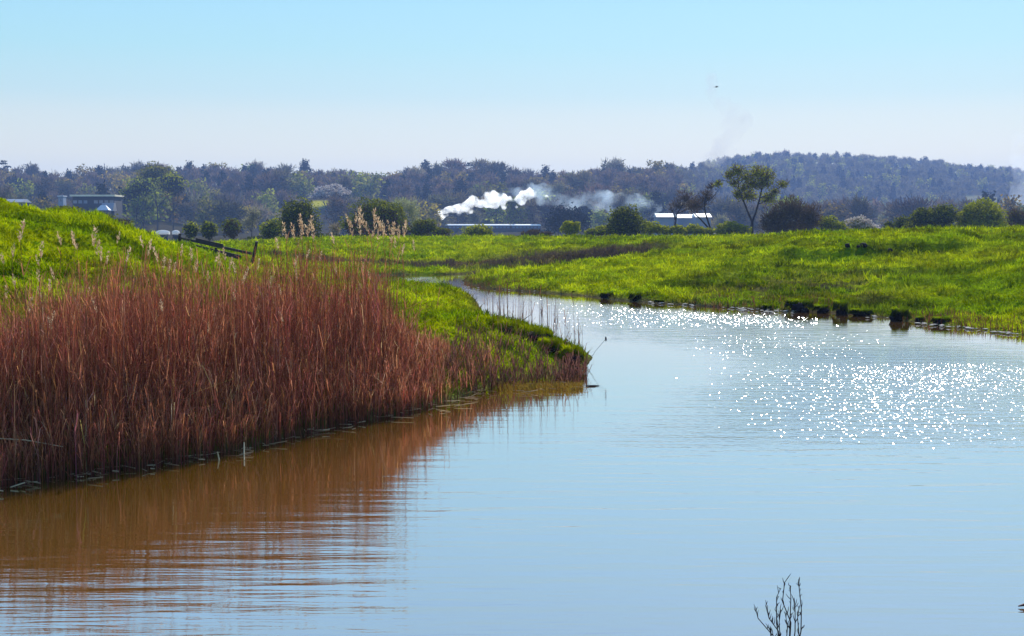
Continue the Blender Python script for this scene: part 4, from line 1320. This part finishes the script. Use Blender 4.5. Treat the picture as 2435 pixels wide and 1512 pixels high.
# grey roof at the left edge
cx_, w, zt, zb_ = bpos(-40, 50, 473, 500, 520)
gz = H1(cx_, 520); ht = zt - gz
b = empty('grey_roof_shed', (cx_, 520, gz)); tag(b, 'long low shed with grey roof at the left edge over the levee', 'shed')
MB().box((0, 5, (ht - 1.2) / 2), (w, 9, ht - 1.2)).build('wall', M['wall_dark'], b)
MB().box((0, 5, ht - .6), (w + 1, 11, 1.2), top=(.98, .25)).build('roof', M['roof_grey'], b)
MB().box((w * .2, .42, (ht - 1.2) / 2), (3, .12, 3.0)).build('door', M['bluegrey'], b)
# two covered boats behind the levee
M['canvas'] = leafy('white_canvas', (.8, .8, .8), (.85, .85, .85), .55)
for (u0, u1, lab) in ((370, 404, 'longer of two low white boat covers behind the levee, left one'), (409, 427, 'shorter of two low white boat covers behind the levee, right one')):
    Y = 330
    cx_, w, zt, zb_ = bpos(u0, u1, 547, 557, Y)
    gz = H1(cx_, Y)
    b = empty('covered_boat', (cx_, Y, gz)); tag(b, lab, 'boat', 'white covered boats behind the levee')
    mb = MB()
    k_ = 11
    ts = np.linspace(-1, 1, k_)
    sec = []
    for t_ in ts:
        hw = 1.0 * math.sqrt(max(1 - abs(t_) ** 3, .02)); hz = .5 * math.sqrt(max(1 - t_ * t_, .05))
        sec.append([(t_ * w / 2, hw * math.cos(a_), zt - gz - .5 + hz * max(0, math.sin(a_)) + (-.5 if math.sin(a_) < -.1 else 0)) for a_ in np.linspace(0, 2 * math.pi, 13)[:-1]])
    V = np.array(sec).reshape(-1, 3)
    q = [[i * 12 + j, i * 12 + (j + 1) % 12, (i + 1) * 12 + (j + 1) % 12, (i + 1) * 12 + j] for i in range(k_ - 1) for j in range(12)]
    mb.add(V, q); mb.build('cover', M['canvas'], b, True)
    MB().box((0, 0, (zt - gz - 1.2) / 2), (w * .75, 1.0, zt - gz - 1.2)).build('hull', M['wall_dark'], b)
# white sheds (the paintwork is brighter than cloth)
for (u0, u1, vt, vb, Y, lab) in ((1562, 1602, 507, 519, 520, 'left white roofed shed behind the thin bare trees'), (1612, 1652, 509, 531, 530, 'middle white roofed shed with blue grey wall'), (1655, 1690, 507, 528, 515, 'right white roofed shed behind the leaning tree')):
    cx_, w, zt, zb_ = bpos(u0, u1, vt, vb, Y)
    gz = H1(cx_, Y); ht = zt - gz
    b = empty('white_shed', (cx_, Y, gz)); tag(b, lab, 'shed', 'white roofed sheds')
    hr = (516 - 507) / F * Y
    MB().box((0, 6, (ht - hr) / 2), (w, 11, ht - hr)).build('wall', M['bluegrey'], b)
    mb = MB(); mb.prism([(-.6, ht - hr), (6, ht), (12.6, ht - hr)], -w / 2 - .3, w / 2 + .3); mb.build('roof', M['white'], b)
    MB().box((0, .43, (ht - hr) * .4), (w * .35, .12, (ht - hr) * .7)).build('door', M['roof_grey'], b)

# ------------------------------------------------------------------ steam train
M['coach'] = solid('coach_paint', (0.035, 0.02, 0.03), .4, var=.15, scale=.6)
M['coach_roof'] = solid('coach_roof', (0.72, 0.72, 0.70), .3, var=.08, scale=.6)
M['loco'] = solid('loco_black', (0.012, 0.014, 0.02), .4, var=.3, scale=1)
M['iron'] = solid('iron', (0.03, 0.03, 0.035), .5, .4, var=.3, scale=3)
TY = 640.0
ta = math.radians(-30)        # heading: the engine end is the left, nearer end
pl, prt = P(1062, 534, TY), P(1286, 534, TY)
ux = np.array([math.cos(ta), -math.sin(ta), 0])
total = (prt[0] - pl[0]) / math.cos(ta) * 1.01
rail_z = P(1170, 533, TY + 20)[2] - 4.05
start = np.array([pl[0], TY, rail_z])
clen = total / 3 - .9
# embankment
emb = MB()
e0 = start - ux * 140; e1 = start + ux * 260
w_ = np.array([-ux[1], ux[0], 0])
V = []
for q in (e0, e1):
    V += [q - w_ * 7 + [0, 0, -2.6], q - w_ * 2.4 + [0, 0, -.35], q + w_ * 2.4 + [0, 0, -.35], q + w_ * 7 + [0, 0, -2.6]]
emb.add(V, [[0, 1, 5, 4], [1, 2, 6, 5], [2, 3, 7, 6]])
tag(emb.build('railway_embankment', solid('embankment_grass', (.07, .07, .02), .9, var=.4, scale=.5)), kind='structure')
rl = MB()
for s_ in (-.72, .72):
    rl.tube([e0 + w_ * s_ + [0, 0, -.04], e1 + w_ * s_ + [0, 0, -.04]], .06, 4)
tag(rl.build('railway_track', M['iron']), kind='structure')
rzt = math.atan2(ux[1], ux[0])


def wheels(parent, xs, rad_, name='wheel'):
    for x_ in xs:
        for s_ in (-.78, .78):
            mb = MB(); mb.tube([(x_, s_ - .07, rad_), (x_, s_ + .07, rad_)], rad_, 14); mb.build(name, M['iron'], parent)


def coach_mesh():
    t = empty('railway_coach', (0, 0, 0))
    w2, L = 1.38, clen
    MB().box((L / 2, 0, 2.15), (L, 2 * w2, 2.3)).build('body', M['coach'], t)
    prof = [(-w2 - .04, 3.3)] + [(-(w2 + .04) * math.cos(a_), 3.3 + .75 * math.sin(a_)) for a_ in np.linspace(.15, math.pi - .15, 9)] + [(w2 + .04, 3.3)]
    MB().prism(prof, -.1, L + .1).build('roof', M['coach_roof'], t, False)
    n = 8
    for i in range(n):
        for s_ in (-1, 1):
            MB().box((L * (i + .5) / n, s_ * (w2 + .01), 2.6), (L / n * .68, .06, .8)).build('window', M['glass'], t)
    MB().box((L / 2, 0, .85), (L * .96, 2.2, .3)).build('underframe', M['iron'], t)
    wheels(t, [2.2, 4.6, L - 4.6, L - 2.2], .45)
    return t


labs = ['leading dark coach with white roof directly behind the engine', 'middle dark coach with white roof of the steam train', 'rear dark coach with white roof of the steam train']
c0 = coach_mesh()
for i in range(3):
    if i == 0: t = c0
    else:
        t = c0.copy(); COL.objects.link(t)
        for ch in list(c0.children):
            c_ = ch.copy(); COL.objects.link(c_); c_.parent = t
    t.location = start + ux * i * (clen + .9); t.rotation_euler = (0, 0, rzt)
    tag(t, labs[i], 'railway coach', 'coaches of the steam train')
# engine and tender (front towards -x of the local axis)
t = empty('tender', start - ux * 7.6); t.rotation_euler = (0, 0, rzt); tag(t, 'black coal tender between the engine and the leading coach', 'tender')
MB().box((3.4, 0, 1.95), (6.6, 2.5, 1.7)).build('tank', M['loco'], t)
MB().box((3.6, 0, 3.0), (4.6, 1.9, .6), top=(.8, .6)).build('coal', M['peat'], t)
MB().box((3.4, 0, .95), (6.8, 2.3, .25)).build('frame', M['iron'], t)
wheels(t, [1.2, 3.4, 5.6], .55)
t = empty('steam_locomotive', start - ux * 18.4); t.rotation_euler = (0, 0, rzt); tag(t, 'black steam locomotive half hidden by a bush, white steam at its chimney', 'locomotive')
MB().tube([(.4, 0, 2.5), (1.6, 0, 2.5)], .88, 20).build('smokebox', M['loco'], t)
MB().tube([(1.6, 0, 2.5), (7.2, 0, 2.6)], [.82, .95], 20).build('boiler', M['loco'], t)
MB().tube([(1.0, 0, 3.2), (1.0, 0, 3.7), (1.0, 0, 4.0)], [.30, .24, .32], 14).build('chimney', M['loco'], t)
MB().ico((4.3, 0, 3.45), (.4, .4, .35), 2).build('steam_dome', M['iron'], t)
cab = MB(); cab.box((8.6, -1.25, 2.45), (2.4, .06, 2.4)).box((8.6, 1.25, 2.45), (2.4, .06, 2.4)).box((7.4, 0, 2.45), (.06, 2.44, 2.4)); cab.build('cab', M['loco'], t)
MB().prism([(-1.35, 3.68), (-.8, 3.93), (0, 4.02), (.8, 3.93), (1.35, 3.68)], 7.2, 10.1).build('cab_roof', M['loco'], t)
MB().box((5.2, 0, 1.25), (9.6, 2.4, .22)).build('running_plate', M['loco'], t)
MB().box((.2, 0, 1.1), (.25, 2.5, .5)).build('buffer_beam', M['iron'], t)
wheels(t, [3.4, 5.4, 7.4], .85, 'driving_wheel'); wheels(t, [1.0, 2.1], .42, 'bogie_wheel')
MB().box((5.4, -.92, .85), (4.2, .08, .14)).build('coupling_rod', M['iron'], t)


# ------------------------------------------------------------------ steam and smoke (volumes)
def volmat(name, col, dens, aniso, scale, lo, hi, detail=5):
    m, nt, o = new_mat(name)
    v = N(nt, 'ShaderNodeVolumePrincipled')
    v.inputs['Color'].default_value = (*col, 1)
    v.inputs['Anisotropy'].default_value = aniso
    n = N(nt, 'ShaderNodeTexNoise'); n.inputs['Scale'].default_value = scale; n.inputs['Detail'].default_value = detail
    g = N(nt, 'ShaderNodeTexCoord'); nt.links.new(g.outputs['Object'], n.inputs['Vector'])
    mr = N(nt, 'ShaderNodeMapRange'); mr.inputs[1].default_value = lo; mr.inputs[2].default_value = hi; mr.inputs[3].default_value = 0; mr.inputs[4].default_value = dens
    nt.links.new(n.outputs['Fac'], mr.inputs[0]); nt.links.new(mr.outputs[0], v.inputs['Density'])
    nt.links.new(v.outputs[0], o.inputs['Volume'])
    return m


def puffs(name, pts, mat, label, cat, lump=.1, Y=640, seed=0):
    r = np.random.default_rng(seed)
    import bmesh
    root_ = None
    mball = bpy.data.metaballs.new(name + '_field')
    mball.resolution = 1.2; mball.render_resolution = 1.2; mball.threshold = .25
    mo = bpy.data.objects.new(name + '_field', mball)
    COL.objects.link(mo)
    if name == 'steam_plume':
        pts = [(u, v, ru * .8) for (u, v, ru) in pts] + [(u + r.normal(0, .75) * ru, v + r.normal(0, .6) * ru, ru * r.uniform(.25, .55)) for (u, v, ru) in pts for _ in range(5)]
    for (u, v, ru) in pts:
        p = P(u, v, Y)
        e = mball.elements.new(); e.co = (p[0], p[1] + r.uniform(-1, 1), p[2]); e.radius = ru / F * Y * (1.9 if name == 'steam_plume' else 1.6)
    bpy.context.view_layer.update()
    dg = bpy.context.evaluated_depsgraph_get()
    me = bpy.data.meshes.new_from_object(mo.evaluated_get(dg))
    bpy.data.objects.remove(mo); bpy.data.metaballs.remove(mball)
    c = np.zeros(len(me.vertices) * 3); me.vertices.foreach_get('co', c); c = c.reshape(-1, 3)
    ctr = c.mean(0)
    d = fbm(c[:, 0] * .35 + 40, c[:, 2] * .35 + c[:, 1] * .2 + 40, 70 + seed, 3) - .5
    nrm = np.zeros(len(me.vertices) * 3); me.vertices.foreach_get('normal', nrm); nrm = nrm.reshape(-1, 3)
    c = c + nrm * (d * lump)[:, None] - ctr
    me.vertices.foreach_set('co', c.ravel()); me.materials.clear(); me.materials.append(mat)
    me.update()
    o = obj(name, me); o.location = ctr
    tag(o, label, cat, kind='stuff')
    return o


M['steam'] = volmat('steam', (1, 1, 1), .9, .65, .26, .43, .60, 7)
M['thin_steam'] = volmat('thin_steam', (.68, .84, 1), .085, .5, .13, .46, .68, 6)
M['smoke'] = volmat('smoke', (.62, .62, .66), .05, .2, .10, .40, .62)
TYs = 622
puffs('steam_plume', [(1031, 521, 4), (1038, 514, 6), (1050, 508, 8), (1062, 503, 9), (1075, 499, 10), (1090, 497, 12), (1105, 492, 13), (1120, 485, 14), (1128, 476, 10), (1118, 502, 8), (1140, 482, 12), (1158, 474, 13), (1168, 464, 13),
                      (1180, 476, 13), (1195, 472, 11), (1176, 488, 8), (1212, 474, 8), (1236, 474, 11), (1250, 468, 12), (1264, 463, 11), (1278, 462, 8), (1242, 482, 7), (1300, 466, 6)], M['steam'], 'billowing white steam trailing right from the locomotive chimney', 'steam', 2.2, TYs, 1)
puffs('steam_wisps', [(1200, 465, 18), (1225, 462, 18), (1260, 455, 18), (1290, 455, 20), (1290, 470, 16), (1320, 470, 22), (1345, 458, 16), (1360, 478, 22), (1390, 472, 18), (1420, 478, 22), (1450, 482, 22), (1480, 478, 20), (1440, 465, 16), (1500, 490, 22), (1530, 495, 22), (1555, 490, 16), (1520, 478, 18)],
      M['thin_steam'], 'thin blue white remains of the steam drifting before the wood', 'steam', 3, TYs + 8, 2)
puffs('smoke_haze', [(1690, 385, 16), (1700, 375, 24), (1720, 350, 24), (1735, 325, 20), (1748, 300, 26), (1765, 285, 22), (1740, 268, 22), (1715, 245, 20), (1700, 215, 20), (1690, 190, 16)], M['smoke'], 'faint grey smoke rising into the sky over the white sheds', 'smoke', 4, 640, 3)
puffs('smoke_column', [(2430, 500, 34), (2436, 470, 32), (2438, 440, 30), (2434, 410, 26), (2428, 380, 24), (2426, 350, 20), (2424, 330, 14)], volmat('edge_smoke', (.75, .82, .92), .03, .3, .08, .36, .6), 'pale smoke column rising at the right edge of the far hill', 'smoke', 4, 700, 4)

# ------------------------------------------------------------------ a bird
b = empty('bird', P(1703, 207, 160)); tag(b, 'tiny dark bird gliding in the empty sky above the far hill', 'bird')
mb = MB(); mb.tube([(-.20, 0, 0), (-.1, 0, .01), (.05, 0, .02), (.16, 0, .03), (.22, 0, .03)], [.02, .05, .07, .045, .015], 8)
mb.add([(.08, 0, .03), (-.04, 0, .03), (.02, -.22, .10), (.08, -.22, .10), (-.06, -.48, .02)], [[0, 1, 2, 3]], [[3, 2, 4]])
mb.add([(.08, 0, .03), (-.04, 0, .03), (.02, .22, .10), (.08, .22, .10), (-.06, .48, .02)], [[1, 0, 3, 2]], [[2, 3, 4]])
mb.add([(-.18, 0, .01), (-.34, -.07, 0), (-.34, .07, 0)], (), [[0, 1, 2]])
bo = mb.build('body', M['dark_stem'], b, False)
b.rotation_euler = (.3, 0, 0)

# ------------------------------------------------------------------ haze
m, nt, o = new_mat('haze_air')
v = N(nt, 'ShaderNodeVolumePrincipled')
v.inputs['Color'].default_value = (0.29, 0.44, .84, 1)
v.inputs['Density'].default_value = 0.00024
v.inputs['Anisotropy'].default_value = 0.2
nt.links.new(v.outputs[0], o.inputs['Volume'])
mb = MB(); mb.box((0, 1550, 70), (4200, 3600, 150))
tag(mb.build('haze', m), 'pale blue haze over the far slopes', 'haze', kind='stuff')
